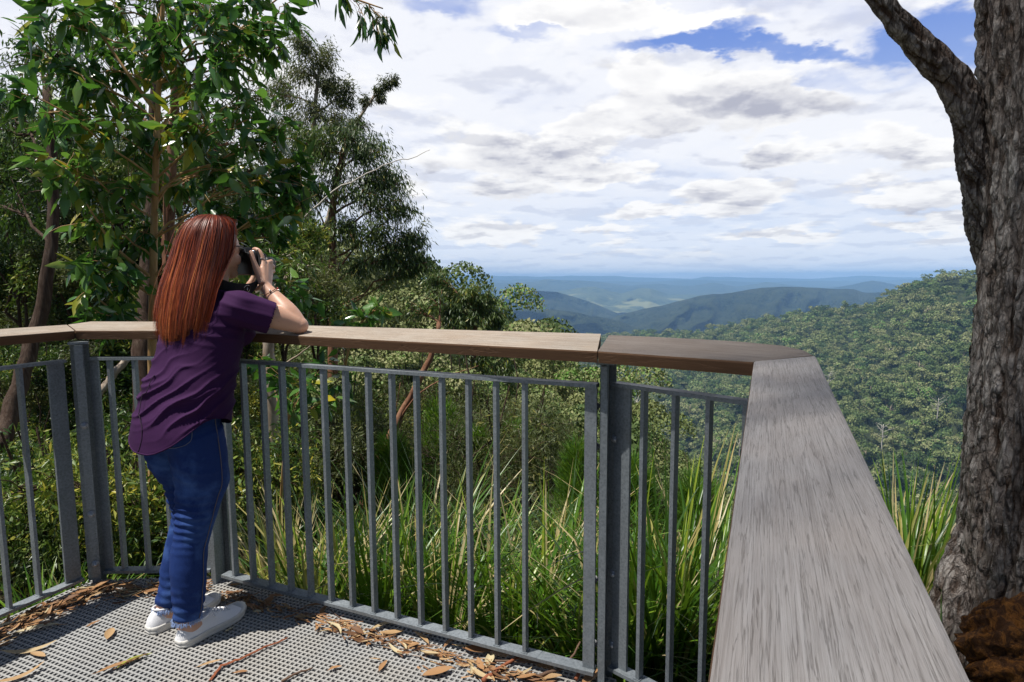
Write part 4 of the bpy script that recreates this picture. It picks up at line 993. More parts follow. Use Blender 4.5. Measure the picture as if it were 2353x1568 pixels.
for _ in range(34):
    px, Y = r6.uniform(-60, 640), r6.uniform(3.6, 6.5)
    x = (px - 1176) / FPX * Y
    s_ = r6.uniform(.45, .85); z = float(gz(x, Y)) + .25 * s_
    bush((x, Y, z), s_, r6.integers(0, 3), 'dark green bush crowding behind the left-hand balustrades', 'bushes behind the left-hand balustrades', r6.uniform(.8, 1.3))
for _ in range(46):
    px, Y = r6.uniform(560, 1480), r6.uniform(6.5, 17)
    x = (px - 1176) / FPX * Y; s_ = r6.uniform(.55, 1.0) * (.7 + Y / 16); z = float(gz(x, Y)) + .2 * s_
    _, pt, _ = px_of(np.array([[x, Y, z + s_ * 1.25]])); lim = np.interp(px, [560, 900, 1180, 1300, 1500], [700, 800, 860, 930, 1100])
    if pt[0] < lim: continue
    bush((x, Y, z), s_, (3, 4, 2, 3, 4)[r6.integers(5)], 'olive narrow-leaved bush on the slope behind the long panel', 'olive bushes behind the long panel', r6.uniform(.9, 1.4))
for k in range(26):
    px, Y = r6.uniform(560, 1700), r6.uniform(3.0, 6.0); x = (px - 1176) / FPX * Y; s_ = r6.uniform(.22, .42)
    bush((x, Y, float(gz(x, Y)) + .15 * s_), s_, r6.integers(0, 3), 'low dark shrub crowded between the strappy tussocks', 'low shrubs among the tussocks', r6.uniform(.8, 1.3), 'low_shrub', 'shrub')
# feathery bright shrubs
def feather_shrub(px, py, Y, s_, label):
    top = at(px, py, Y); x, y = top[0], top[1]; z0 = float(gz(x, y)); h = top[2] - z0; base = np.array([x, y, z0]); root = empty('feathery_shrub', base, label, 'shrub', 'feathery bright green shrubs')
    b_, l_ = MB(), MB(); P = bez(base, top, 0, 10, .01); b_.tube(P, np.linspace(.02, .006, 10), 6)
    n = 2600; t_ = r6.uniform(.25, 1, n); c = base + (top - base) * t_[:, None]
    a_ = r6.uniform(0, 6.28, n); rr = s_ * (1.15 - t_) ** .7 * np.sqrt(r6.random(n)) 
    P_ = c + np.stack([np.cos(a_) * rr, np.sin(a_) * rr, r6.normal(size=n) * .05], 1)
    D = np.stack([np.cos(a_) * .6, np.sin(a_) * .6, np.full(n, 1.0)], 1) + r6.normal(size=(n, 3)) * .3
    add_leaves(l_, P_, D, r6.normal(size=(n, 3)), .16, .008, np.clip(r6.normal(.6, .2, n), 0, 1), False)
    for k in range(14):
        q = P[2 + k % 7]; a = k * 2.4; b_.tube(bez(q, q + np.array([math.cos(a) * s_ * .7, math.sin(a) * s_ * .7, .35]), 0, 4), [.006, .004, .003, .0015], 4, False)
    b_.build('stems', M['bark_dark'], root, base); l_.build('foliage', M['fern'], root, base)
feather_shrub(1010, 935, 7.0, .42, 'feathery bright green shrub behind the middle of the long panel')
feather_shrub(1185, 985, 7.5, .38, 'feathery bright green shrub left of the dark post, lower than its neighbour')
feather_shrub(1090, 1000, 7.2, .35, 'small feathery green shrub between two taller feathery ones')
feather_shrub(900, 1020, 6.5, .35, 'feathery green shrub behind the slanting reddish trunk')
feather_shrub(1330, 1035, 6.0, .30, 'bright feathery shrub just left of the dark post')
feather_shrub(1450, 1075, 5.0, .30, 'bright feathery shrub just right of the dark post')
feather_shrub(1600, 1130, 5.0, .30, 'bright feathery shrub right of the dark post near the strappy clump')

# --- strappy clumps
def blades(mb, base, n, Lm, seed, spread=.9, dead=.12, width=.021, lean=(0, 0)):
    r_ = np.random.default_rng(seed)
    a = r_.uniform(0, 6.283, n); L_ = Lm * r_.uniform(.55, 1.1, n); tilt = np.abs(r_.normal(0, .36, n)) * spread + .03; arch = r_.uniform(.05, .85, n)
    o = base + np.stack([np.cos(a), np.sin(a), np.zeros(n)], 1) * (r_.uniform(0, .085, n) * Lm / .8)[:, None]
    h = np.stack([np.cos(a + r_.normal(size=n) * .5), np.sin(a + r_.normal(size=n) * .5), np.zeros(n)], 1); s_ = np.cross(h, [0, 0, 1.]); s_ /= np.linalg.norm(s_, axis=1)[:, None]
    K_ = 8; P = o.copy(); V = []; th = tilt.copy()
    w = width * r_.uniform(.55, 1.25, n); kink = (r_.random(n) < .12) * r_.uniform(.5, 1.3, n); kk = r_.integers(3, 7, n)
    for k in range(K_ + 1):
        t_ = k / K_; ww = (w * (1 - t_ ** 2.6) * (.75 + .25 * math.sin(math.pi * min(1, t_ * 1.5))) + .0006)[:, None]
        tw = s_ + h * (.5 * t_)
        V += [P - tw * ww * .5, P + np.cross(s_, h) * 0 + (h * 0 + np.array([0, 0, -1.]) * ww * .16), P + tw * ww * .5]
        d = h * np.sin(th)[:, None] + np.array([0, 0, 1.]) * np.cos(th)[:, None] + np.array([lean[0], lean[1], 0]) * t_
        P = P + d * (L_ / K_)[:, None]; th = th + arch * .20 + np.where(kk == k, kink, 0)
    V = np.stack(V, 1).reshape(-1, 3); st = (K_ + 1) * 3
    q = np.array([(3 * k + j, 3 * k + 1 + j, 3 * k + 4 + j, 3 * k + 3 + j) for k in range(K_) for j in (0, 1)])
    F = (q[None] + (np.arange(n) * st)[:, None, None]).reshape(-1, 4)
    tint = np.clip(r_.normal(.30, .21, n), 0, .80); dd_ = r_.random(n) < dead; tint[dd_] = r_.uniform(.84, 1, dd_.sum())
    mb.add(V, F, np.repeat(tint, len(q)), True)
def clump(px, Y, n, Lm, label, seed, dead=.12, dz=0, spread=.9, x=None, lean=(0, 0), group='strappy tussocks round the platform'):
    x = (px - 1176) / FPX * Y if x is None else x
    b = np.array([x, Y, float(gz(x, Y)) - .03 + dz])
    if b[2] > -.3 and abs(x) < 2: b[2] = max(b[2], -.62)
    mb = MB(); blades(mb, b, n, Lm, seed, spread, dead, lean=lean)
    o = mb.build('strappy_tussock', M['blade'], base=b); o.location = Vector(b)
    return tag(o, label, 'tussock', group)
cs = [(620, 3.25, 170, .80, 'half-dry tussock with many straw blades at the left end of the long panel', .5, 1.0), (690, 3.0, 170, .82, 'straw and green tussock behind the left third of the long panel', .45, .9), (770, 3.3, 150, .85, 'dark green tussock left of the middle of the long panel', .2, .9),
      (850, 2.9, 160, .80, 'green tussock close behind the middle balusters', .15, 1.0), (930, 3.2, 170, .95, 'tall green tussock behind the middle of the long panel', .15, .9), (1010, 2.8, 160, .85, 'arching tussock right of the middle of the long panel', .15, 1.1),
      (1090, 3.1, 170, .9, 'fresh green tussock with leaning blades behind the right-hand balusters', .12, 1.1), (1165, 2.7, 160, .85, 'green tussock low behind the last balusters of the long panel', .15, 1.1), (1250, 2.95, 180, .95, 'wide tussock sending long blades across the last gap of the long panel', .12, 1.2), (1330, 2.65, 170, .95, 'tussock half hidden by the dark post', .12, 1.2),
      (1460, 2.45, 210, 1.0, 'upright bright green tussock filling the first gap right of the dark post', .10, .7), (1560, 2.5, 210, 1.0, 'upright bright green tussock in the second gap right of the dark post', .12, .75), (1650, 2.6, 200, 1.1, 'tussock rising above the short panel beside the grey handrail', .15, 1.0),
      (560, 3.4, 130, .7, 'small tussock behind the knees of the woman', .3, 1.0), (820, 3.9, 150, .9, 'tussock farther down the slope behind the middle of the long panel', .25, 1.0), (980, 3.9, 160, .95, 'tussock farther down the slope with tips above its neighbours', .15, 1.0), (1120, 3.8, 160, .95, 'tussock farther down the slope near the feathery shrubs', .15, 1.1), (1290, 3.7, 150, .95, 'tussock farther down the slope left of the dark post', .15, 1.0)]
for k, (px, Y, n, Lm, lb, dead, sp) in enumerate(cs): clump(px, Y, int(n * .72), Lm * r6.uniform(.9, 1.25), lb, 300 + k, dead * 1.5, 0, sp)
for k, (x, y, z, n, Lm, lb, dead) in enumerate([(1.62, 2.35, -.22, 190, 1.0, 'tall tussock with yellow blades between grey handrail and big trunk', .25), (1.75, 2.5, -.30, 190, .95, 'dense tussock close against the left side of the big trunk', .22), (1.30, 2.10, -.42, 190, 1.12, 'tussock whose tips just clear the right edge of the grey handrail', .2), (1.95, 2.9, -.4, 170, 1.0, 'tussock farther back beside the big trunk', .25), (1.25, 1.62, -.30, 40, .62, 'small sparse tussock of upright green blades at the foot of the big trunk', .0), (1.0, 2.1, -.6, 150, 1.0, 'tussock tucked behind the far corner of the handrail', .2)]):
    b = np.array([x, y, z]); mb = MB(); blades(mb, b, int(n * .8), Lm * (.86 if k != 4 else 1), 400 + k, 1.15 if k != 4 else .35, dead * 1.5, .019); o = mb.build('strappy_tussock', M['blade'], base=b); o.location = Vector(b); tag(o, lb, 'tussock', 'strappy tussocks round the platform')
for k in range(9):
    clump([30, 70, 120, 180, 230, 280, 420, 10, 150][k], [3.0, 3.3, 3.1, 3.4, 3.2, 3.5, 3.6, 2.6, 2.9][k], 60, .5, 'thin dark tussock in the undergrowth behind the left-hand balustrades', 500 + k, .12, 0, 1.1)
# ferns
def fern(x, y, n, Lm, label, seed, zz=None):
    r_ = np.random.default_rng(seed); z = (float(gz(x, y)) if zz is None else zz); b = np.array([x, y, z]); mb = MB()
    for k in range(n):
        a = r_.uniform(0, 6.28); L_ = Lm * r_.uniform(.7, 1.1); h = np.array([math.cos(a), math.sin(a), 0]); s_ = np.array([-math.sin(a), math.cos(a), 0])
        t_ = np.linspace(0, 1, 18); P = b + h * (L_ * .75 * t_)[:, None] + np.array([0, 0, 1.]) * (L_ * (1.0 * t_ - .55 * t_ ** 2))[:, None]
        mb.tube(P[::3], np.linspace(.003, .001, 6), 4, False, .2)
        w = L_ * .26 * np.sin(np.pi * np.clip(t_ * .85 + .12, 0, 1))
        for sd in (-1, 1):
            m_ = 17; Pb = P[1:]; D = (s_ * sd)[None] * .9 + h[None] * .45 + np.array([0, 0, -.25]) + r_.normal(size=(m_, 3)) * .08
            add_leaves(mb, Pb, D, np.tile([0, 0, 1.], (m_, 1)), w[1:] + .01, .017, np.clip(r_.normal(.55, .2, m_), 0, 1), False)
            add_leaves(mb, Pb + h * .012 + np.array([0, 0, .004]), D * np.array([1, 1, .6]), np.tile([0, 0, 1.], (m_, 1)), w[1:] * .8 + .01, .012, np.clip(r_.normal(.65, .2, m_), 0, 1), False)
    o = mb.build('fern', M['fern'], base=b); o.location = Vector(b); tag(o, label, 'fern', 'ferns below the railing')
for k, (px, Y, n, L_) in enumerate([(655, 2.75, 7, .34), (760, 2.7, 6, .3), (860, 3.05, 8, .55), (940, 2.75, 7, .5), (1070, 2.95, 8, .55), (1160, 3.0, 8, .6), (1230, 2.5, 7, .5), (1300, 2.8, 8, .6), (35, 2.75, 8, .4), (110, 2.9, 8, .4), (250, 3.1, 7, .4), (330, 3.2, 7, .4), (420, 3.2, 6, .35), (540, 3.0, 6, .35)]):
    x = (px - 1176) / FPX * Y
    fern(x, Y, n, L_, ['bright little fern at the foot of the long panel', 'small fern behind the shoe side of the long panel'][k] if k < 2 else ('fern among the tussocks behind the long panel' if k < 8 else 'fern in the shade behind the left-hand railing'), 600 + k)

# --- the big tree on the right
def big_tree():
    base = np.array([1.80, 1.79, -.55])
    root = empty('gum_tree', base, 'massive gum tree with deeply furrowed grey bark filling the right edge', 'tree')
    # left outline from the photograph at this distance: radius changes with height
    prof = [(-.7, .44, 0), (-.35, .38, 0), (-.1, .345, 0), (.1, .33, 0), (.35, .322, 0), (.6, .322, 0), (.85, .318, 0), (1.15, .312, .0), (1.45, .322, .0), (1.8, .348, .0), (2.2, .375, .0), (2.8, .39, .01), (4, .37, .05), (6, .31, .1), (10, .24, .2), (15, .18, .3), (20, .10, .35)]
    zs_ = np.concatenate([np.linspace(-.7, 2.7, 420), np.linspace(2.75, 20, 90)]); na = 260; an = np.arange(na) / na * 2 * math.pi
    Rz = np.interp(zs_, [p[0] for p in prof], [p[1] for p in prof]); off = np.interp(zs_, [p[0] for p in prof], [p[2] for p in prof])
    A, Z = np.meshgrid(an, zs_)
    def fur(f1, f2, seed, o=4):
        x = np.cos(A) * f1 + 20; y = np.sin(A) * f1 + 20
        return smooth_noise(x + smooth_noise(A * 0 + np.cos(A) * 2 + 9, Z * 3, seed + 1, 3) * .8, y + Z * f2, seed, o)
    wv = smooth_noise(np.cos(A) * 5 + 20, Z * 2.2 + np.sin(A) * 5 + 30, 97, 3) * 1.1
    n1 = smooth_noise(np.cos(A) * 10 + 20 + Z * 1.1 + wv, np.sin(A) * 10 + 20 + Z * 1.6 - wv, 91, 5, 1, .6)
    n2 = smooth_noise(np.cos(A) * 24 + 40 + Z * 3 + wv * 2, np.sin(A) * 24 + 40 - Z * 4.5 + wv, 92, 4, 1, .6)
    n3 = smooth_noise(np.cos(A) * 3 + 20, Z * 1.3 + np.sin(A) * 3, 93, 3)
    n4 = smooth_noise(np.cos(A) * 30 + 50, np.sin(A) * 30 + Z * 9, 94, 3)
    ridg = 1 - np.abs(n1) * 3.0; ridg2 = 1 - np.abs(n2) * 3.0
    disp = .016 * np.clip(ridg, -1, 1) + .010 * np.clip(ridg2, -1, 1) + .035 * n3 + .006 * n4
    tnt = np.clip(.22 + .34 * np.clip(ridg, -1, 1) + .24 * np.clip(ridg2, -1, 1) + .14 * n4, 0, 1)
    flare = np.clip((.15 - Z) / .8, 0, 1) * (.20 * np.maximum(0, np.cos((A - R(195)) * 1.0)) ** 6 + .12 * np.maximum(0, np.cos(A - R(262))) ** 8)
    rr = Rz[:, None] + disp + flare
    P = np.stack([base[0] + off[:, None] + np.cos(A) * rr, base[1] + np.sin(A) * rr, Z], -1)
    h, w_ = P.shape[:2]; i = np.arange(h - 1)[:, None] * w_; j = np.arange(w_)[None]; jn = (j + 1) % w_
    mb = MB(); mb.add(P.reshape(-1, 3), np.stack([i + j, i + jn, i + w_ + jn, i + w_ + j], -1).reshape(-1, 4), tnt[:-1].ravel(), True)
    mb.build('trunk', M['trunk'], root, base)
    # the limb
    L0 = [(2330, 660, 2.02, .085), (2292, 520, 2.0, .080), (2262, 420, 1.98, .070), (2242, 330, 1.97, .062), (2226, 250, 1.96, .060), (2186, 180, 1.96, .060), (2131, 122, 1.96, .056), (2068, 56, 1.96, .048), (2020, 0, 1.96, .038), (1975, -60, 1.96, .032), (1900, -200, 1.9, .026)]
    Q = dens(PT([q[:3] for q in L0]), 150); rad = np.interp(np.linspace(0, len(L0) - 1, 150), range(len(L0)), [q[3] * (.97 - .24 * min(1, i_ / 5)) for i_, q in enumerate(L0)])
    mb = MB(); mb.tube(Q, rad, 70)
    V = mb.v[0]; nn = 150; c = np.repeat(Q, 70, 0); d = V[:nn * 70] - c; dl = np.linalg.norm(d, axis=1)[:, None]
    k = smooth_noise(V[:nn * 70, 0] * 45 + V[:nn * 70, 2] * 30 + 90, V[:nn * 70, 1] * 70 - V[:nn * 70, 2] * 22 + 190, 95, 4)
    k2 = smooth_noise(V[:nn * 70, 0] * 14 + 60, V[:nn * 70, 2] * 14 + 60, 96, 3)
    V[:nn * 70] = c + d * (1 + .22 * (.5 - np.abs(k) * 2.2) + .20 * k2[:, None][:, 0] ).reshape(-1, 1) if False else c + d * (1 + .20 * (.5 - np.abs(k)[:, None] * 2.2) + .20 * k2[:, None])
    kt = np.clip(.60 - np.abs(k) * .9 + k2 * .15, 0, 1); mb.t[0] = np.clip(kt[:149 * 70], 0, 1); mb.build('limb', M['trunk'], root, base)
    rt_ = dens(PT([(2262, 1150, 1.98), (2232, 1250, 1.93), (2205, 1340, 1.88), (2192, 1430, 1.84), (2200, 1540, 1.80), (2215, 1680, 1.75)]), 90); mb = MB(); mb.tube(rt_, np.interp(np.linspace(0, 5, 90), range(6), [.03, .055, .062, .068, .078, .09]), 60)
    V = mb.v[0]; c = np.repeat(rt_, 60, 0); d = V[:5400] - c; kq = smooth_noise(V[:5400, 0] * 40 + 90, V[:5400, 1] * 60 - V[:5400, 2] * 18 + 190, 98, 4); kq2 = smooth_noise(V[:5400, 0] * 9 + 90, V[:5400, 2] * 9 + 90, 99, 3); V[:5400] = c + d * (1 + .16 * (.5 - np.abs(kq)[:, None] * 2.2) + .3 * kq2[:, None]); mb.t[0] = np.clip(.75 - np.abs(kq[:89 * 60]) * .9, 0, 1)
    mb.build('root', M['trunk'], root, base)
    # overhead limbs and crown
    br, lv = MB(), MB(); P0 = np.array([[base[0] + o_, base[1], z_] for z_, _, o_ in prof[8:]])
    cl = []
    rr_ = np.random.default_rng(31)
    sh = np.array([-.403, -.181, 1.09]) / 1.09
    for (tx, ty) in [(.35, .15), (.75, .6), (.55, 1.05), (.95, 1.35), (.78, 1.75), (1.3, 1.9), (.2, -.4), (.15, .7), (1.2, .9), (1.6, 1.3), (.05, 1.15), (1.7, 2.4), (2.1, 1.6), (.6, -.3), (1.35, .2), (-.35, .1), (-.3, .75), (2.3, 2.4), (-.1, 1.45), (.5, .75), (1.15, 1.55)]:
        z_ = rr_.uniform(17, 22); p = np.array([tx, ty, 1.09]) + sh * (z_ - 1.09); cl.append((p, rr_.uniform(.9, 1.15), 1.0))
    foliage(br, lv, trunk_root(P0, .4), cl, 190, .12, .030, False, 1.0, .006, (.2, .7), .05, twigs=16, tmul=1.6)
    for _ in range(18):
        p = np.array([base[0] + rr_.normal() * 1.6, base[1] + rr_.normal() * 1.8 + .6, rr_.uniform(15, 21)]); cl2 = [(p, rr_.uniform(.6, .9), 1.0)]
        foliage(br, lv, trunk_root(P0, .4), cl2, 260, .14, .03, False, 1.0, .006, (.2, .7), .05, twigs=9)
    br.build('branches', M['bark_main'], root, base); lv.build('crown', M['leaf_mid'], root, base)
    return base
TB = big_tree()
# scorched burl at its foot
def burl():
    n, m_ = 90, 60; th = np.linspace(0, math.pi, m_)[:, None]; ph = np.linspace(0, 2 * math.pi, n, endpoint=False)[None]
    d = np.stack([np.sin(th) * np.cos(ph), np.sin(th) * np.sin(ph), np.cos(th) + 0 * ph], -1)
    k = smooth_noise(d[..., 0] * 3 + 9, d[..., 2] * 3 + d[..., 1] * 2 + 9, 55, 4) ; k2 = smooth_noise(d[..., 0] * 11 + 19, d[..., 2] * 11 + d[..., 1] * 9 + 19, 56, 4)
    r_ = 1 + .35 * k + .16 * k2
    c = at(2345, 1500, 1.46); P = c + d * r_[..., None] * np.array([.125, .11, .135])
    i = np.arange(m_ - 1)[:, None] * n; j = np.arange(n)[None]; jn = (j + 1) % n
    mb = MB().add(P.reshape(-1, 3), np.stack([i + j, i + jn, i + n + jn, i + n + j], -1).reshape(-1, 4), .5, True)
    o = mb.build('scorched_stump', M['bark_burnt'], base=c); o.location = Vector(c); tag(o, 'scorched orange and black stump at the bottom right corner', 'stump')
burl()
# ------------------------------------------------------------------ the woman taking a photograph
PO = np.array([-1.22, 2.15, 0.0]); PF = np.array([.5, .866, 0.0]); PR = np.array([.866, -.5, 0.0]); PU = np.array([0, 0, 1.0])
PM = np.stack([PF, PR, PU])          # rows: forward, right, up
def Wp(p): return PO + np.asarray(p, float) @ PM
def sol(px, py, r):
    d = fw * FPX + rt * (px - 1176.5) - up * (py - 784); o = EYE - PO
    t_ = (r - o @ PR) / (d @ PR); P = o + d * t_; return np.array([P @ PF, r, P[2]])
def ring(c, a, b, n=36, ax=None, ex=2.0, ph=0):
    """ellipse of half-depth a (forward) and half-width b (right) about c; ax: ring normal (default up)"""
    an = np.arange(n) / n * 2 * math.pi + ph
    ca, sa = np.cos(an), np.sin(an)
    x = np.sign(ca) * np.abs(ca) ** (2 / ex) * a; y = np.sign(sa) * np.abs(sa) ** (2 / ex) * b
    c = np.asarray(c, float)
    if ax is None: u_, v_ = np.array([1., 0, 0]), np.array([0, 1., 0])
    else:
        w_ = np.asarray(ax, float); w_ /= np.linalg.norm(w_); u_ = np.array([1., 0, 0]) - w_ * w_[0]; u_ /= np.linalg.norm(u_); v_ = np.cross(w_, u_)
    return c + x[:, None] * u_ + y[:, None] * v_
def loft(mb, rings, cap=True, tint=None, smooth=True):
    n = len(rings[0]); m_ = len(rings); V = np.concatenate(rings)
    i = np.arange(m_ - 1)[:, None] * n; j = np.arange(n)[None]; k = (j + 1) % n
    fs = [np.stack([i + j, i + k, i + n + k, i + n + j], -1).reshape(-1, 4)]
    if cap:
        V = np.concatenate([V, [rings[0].mean(0)], [rings[-1].mean(0)]]); jj = np.arange(n); kk = (jj + 1) % n
        fs += [np.stack([kk, jj, np.full(n, m_ * n)], -1), np.stack([(m_ - 1) * n + jj, (m_ - 1) * n + kk, np.full(n, m_ * n + 1)], -1)]
    return mb.add(V, fs, tint, smooth)
def resamp(A, n):
    A = np.asarray(A, float); s = np.linspace(0, len(A) - 1, n); i = np.clip(s.astype(int), 0, len(A) - 2); f = s - i
    p0 = A[np.maximum(i - 1, 0)]; p1 = A[i]; p2 = A[i + 1]; p3 = A[np.minimum(i + 2, len(A) - 1)]; f = f[:, None]
    return .5 * (2 * p1 + (p2 - p0) * f + (2 * p0 - 5 * p1 + 4 * p2 - p3) * f ** 2 + (3 * p1 - p0 - 3 * p2 + p3) * f ** 3)
def limb(mb, pts, n=20, m_=None):
    """pts: (f, r, u, radius)"""
    A = resamp(pts, m_ or len(pts) * 4); mb.tube(A[:, :3], np.maximum(A[:, 3], .002), n)
def ball(mb, c, rad, n=20):
    th = np.linspace(.02, math.pi - .02, n // 2 + 2)
    rings = [np.asarray(c) + np.stack([np.sin(t_) * np.cos(np.arange(n) / n * 6.28319) * rad[0], np.sin(t_) * np.sin(np.arange(n) / n * 6.28319) * rad[1], np.full(n, np.cos(t_) * rad[2])], -1) for t_ in th]
    loft(mb, rings)
def remesh(mb, vox, smooth_it=2):
    """union of closed pieces as one continuous skin"""
    o = mb.build('tmp', M['twig']); md = o.modifiers.new('r', 'REMESH'); md.mode = 'VOXEL'; md.voxel_size = vox
    dg = bpy.context.evaluated_depsgraph_get(); dg.update(); me = bpy.data.meshes.new_from_object(o.evaluated_get(dg))
    V = np.empty(len(me.vertices) * 3, np.float32); me.vertices.foreach_get('co', V); V = V.reshape(-1, 3).astype(float)
    E = np.empty(len(me.edges) * 2, np.int32); me.edges.foreach_get('vertices', E); E = E.reshape(-1, 2)
    nf = len(me.polygons); ls = np.empty(nf, np.int32); lt = np.empty(nf, np.int32); me.polygons.foreach_get('loop_start', ls); me.polygons.foreach_get('loop_total', lt)
    li = np.empty(len(me.loops), np.int32); me.loops.foreach_get('vertex_index', li)
    q = lt == 4; F = [li[ls[q][:, None] + np.arange(4)]]
    if (~q).any(): F.append(li[ls[~q][:, None] + np.arange(3)])
    bpy.data.objects.remove(o); bpy.data.meshes.remove(me)
    deg = np.bincount(E.ravel(), minlength=len(V))[:, None]
    def lap(X, k):
        for _ in range(k):
            S_ = np.zeros_like(X)
            for c in range(X.shape[1]): S_[:, c] = np.bincount(E[:, 0], X[E[:, 1], c], len(X)) + np.bincount(E[:, 1], X[E[:, 0], c], len(X))
            X = X * .4 + S_ / np.maximum(deg, 1) * .6
        return X
    V = lap(V, smooth_it)
    return V, F, lap
def normals(V, F):
    N_ = np.zeros_like(V)
    for f in F:
        n_ = np.cross(V[f[:, 2]] - V[f[:, 0]], V[f[:, 3 if f.shape[1] == 4 else 1]] - V[f[:, 1]]) if f.shape[1] == 4 else np.cross(V[f[:, 1]] - V[f[:, 0]], V[f[:, 2]] - V[f[:, 0]])
        for k in range(f.shape[1]):
            for c in range(3): N_[:, c] += np.bincount(f[:, k], n_[:, c], len(V))
    return N_ / (np.linalg.norm(N_, axis=1)[:, None] + 1e-12)
def fin(name, V, F, mat, parent, tint=None):
    mb = MB(); mb.add(V @ PM, F, tint, True)      # the thing's empty carries the place
    return mb.build(name, mat, parent)
def n3(P, s, seed, o=3): 
    return (smooth_noise(P[:, 0] * s + 31, P[:, 1] * s * .8 + P[:, 2] * s * .6 + 31, seed, o) + smooth_noise(P[:, 1] * s + 31, P[:, 2] * s + P[:, 0] * s * .5 + 31, seed + 1, o)) * .5

# materials
def mat_skin():
    m, t, out = nt('skin'); mp = mapping(t, (1, 1, 1)); n1 = noise(t, mp, 14, 4); n2 = noise(t, mp, 260, 3); n3_ = noise(t, mp, 120, 2)
    c = mixc(t, n1.outputs[0], (.50, .27, .18), (.60, .37, .27))
    c = mixc(t, ramp(t, n3_.outputs[0], [(.66, (0, 0, 0)), (.72, (.6, .6, .6))]).outputs[0], c, (.32, .15, .09))
    p = principled(t, out, c, .45, .4, 0, bump(t, n2.outputs[0], .15, .0006)); p.inputs['Subsurface Weight'].default_value = .12; p.inputs['Subsurface Radius'].default_value = (.01, .004, .002); return m
M['skin'] = mat_skin()
def mat_cloth(name, c1, c2, sc, bs, rough=.9, sheen=.1, fade=None):
    m, t, out = nt(name); mp = mapping(t, (1, 1, 1)); n1 = noise(t, mp, 6, 5); n2 = noise(t, mp, sc, 3, .7)
    mp2 = mapping(t, (900, 900, 60)); n3_ = noise(t, mp2, 1, 2)
    c = mixc(t, n2.outputs[0], c1, c2)
    if fade: c = mixc(t, ramp(t, n1.outputs[0], [(.48, (0, 0, 0)), (.70, (.55, .55, .55))]).outputs[0], c, fade)
    c = mixc(t, .35, c, ramp(t, n3_.outputs[0], [(.3, (.5, .5, .5)), (.7, (1, 1, 1))]).outputs[0], 'MULTIPLY')
    p = principled(t, out, c, rough, .2, 0, bump(t, n2.outputs[0], bs, .0012)); p.inputs['Sheen Weight'].default_value = sheen; p.inputs['Sheen Roughness'].default_value = .6; return m
M['shirt'] = mat_cloth('aubergine_cotton', (.024, .0055, .034), (.058, .013, .076), 420, .35, .85, 0)
M['denim'] = mat_cloth('blue_denim', (.004, .012, .065), (.018, .055, .23), 420, .7, .85, 0, (.10, .21, .52))
M['fray'] = mat_simple('frayed_denim_edge', (.32, .42, .66), .9, .1)
M['canvas'] = mat_simple('white_canvas', (.74, .74, .76), .7, .3, 0, .05, 300, .3, .001)
M['rubber'] = mat_simple('off_white_rubber', (.60, .58, .54), .55, .4, 0, .14, 60, .15, .001)
M['blackplastic'] = mat_simple('black_camera_body', (.012, .012, .013), .38, .5, 0, .3, 200, .2, .0006)
M['strap'] = mat_simple('black_woven_strap', (.016, .016, .018), .7, .4, 0, .5, 400, .6, .001)
M['silver'] = mat_simple('silver', (.62, .60, .57), .25, .5, 1, .1)
M['redbead'] = mat_simple('red_glass_bead', (.45, .03, .02), .15, .7)
M['brown_cord'] = mat_simple('brown_cord', (.09, .035, .02), .7)
def mat_hair():
    m, t, out = nt('red_hair'); a = N(t, 'ShaderNodeAttribute', attribute_name='tint')
    r = ramp(t, a.outputs['Fac'], [(0, (.018, .005, .004)), (.25, (.07, .013, .006)), (.5, (.19, .028, .008)), (.75, (.38, .075, .015)), (1, (.60, .20, .045))])
    p = principled(t, out, r.outputs[0], .42, .4)
    return m
M['hair'] = mat_hair()

person = empty('person', PO, 'woman with long red hair photographing the view with her elbow on the handrail', 'person')

# --- body: one continuous skin
b = MB()
EL = np.array([.325, .275, 1.128]); WR = np.array([.300, .128, 1.272])
ball(b, (.180, 0, 1.432), (.093, .074, .092)); ball(b, (.208, 0, 1.400), (.062, .060, .078))
limb(b, [(.235, 0, 1.345, .036), (.243, 0, 1.330, .030)]); ball(b, (.245, 0, 1.324), (.026, .026, .020))
ball(b, (.262, 0, 1.385), (.018, .014, .022)); limb(b, [(.258, -.0, 1.425, .008), (.272, 0, 1.395, .010), (.279, 0, 1.378, .011), (.262, 0, 1.370, .009)])
for s_ in (-1, 1):
    ball(b, (.238, .034 * s_, 1.378), (.026, .024, .026)); ball(b, (.246, .030 * s_, 1.428), (.022, .022, .010)); ball(b, (.175, .074 * s_, 1.405), (.016, .008, .028))
    ball(b, (.252, .030 * s_, 1.408), (.012, .013, .011))
limb(b, [(.262, -.016, 1.352, .006), (.268, 0, 1.353, .0075), (.262, .016, 1.352, .006)]); limb(b, [(.258, -.014, 1.344, .006), (.264, 0, 1.343, .008), (.258, .014, 1.344, .006)])
limb(b, [(.150, 0, 1.22, .060), (.168, 0, 1.29, .052), (.185, 0, 1.36, .050)])
loft(b, [ring((.150, 0, 1.262), .04, .05), ring((.150, 0, 1.235), .062, .11), ring((.145, 0, 1.205), .082, .145), ring((.125, 0, 1.13), .10, .15), ring((.10, 0, 1.05), .11, .14), ring((.07, 0, .97), .105, .13), ring((.04, 0, .90), .11, .145), ring((.01, 0, .82), .118, .165), ring((.0, 0, .76), .11, .16)])
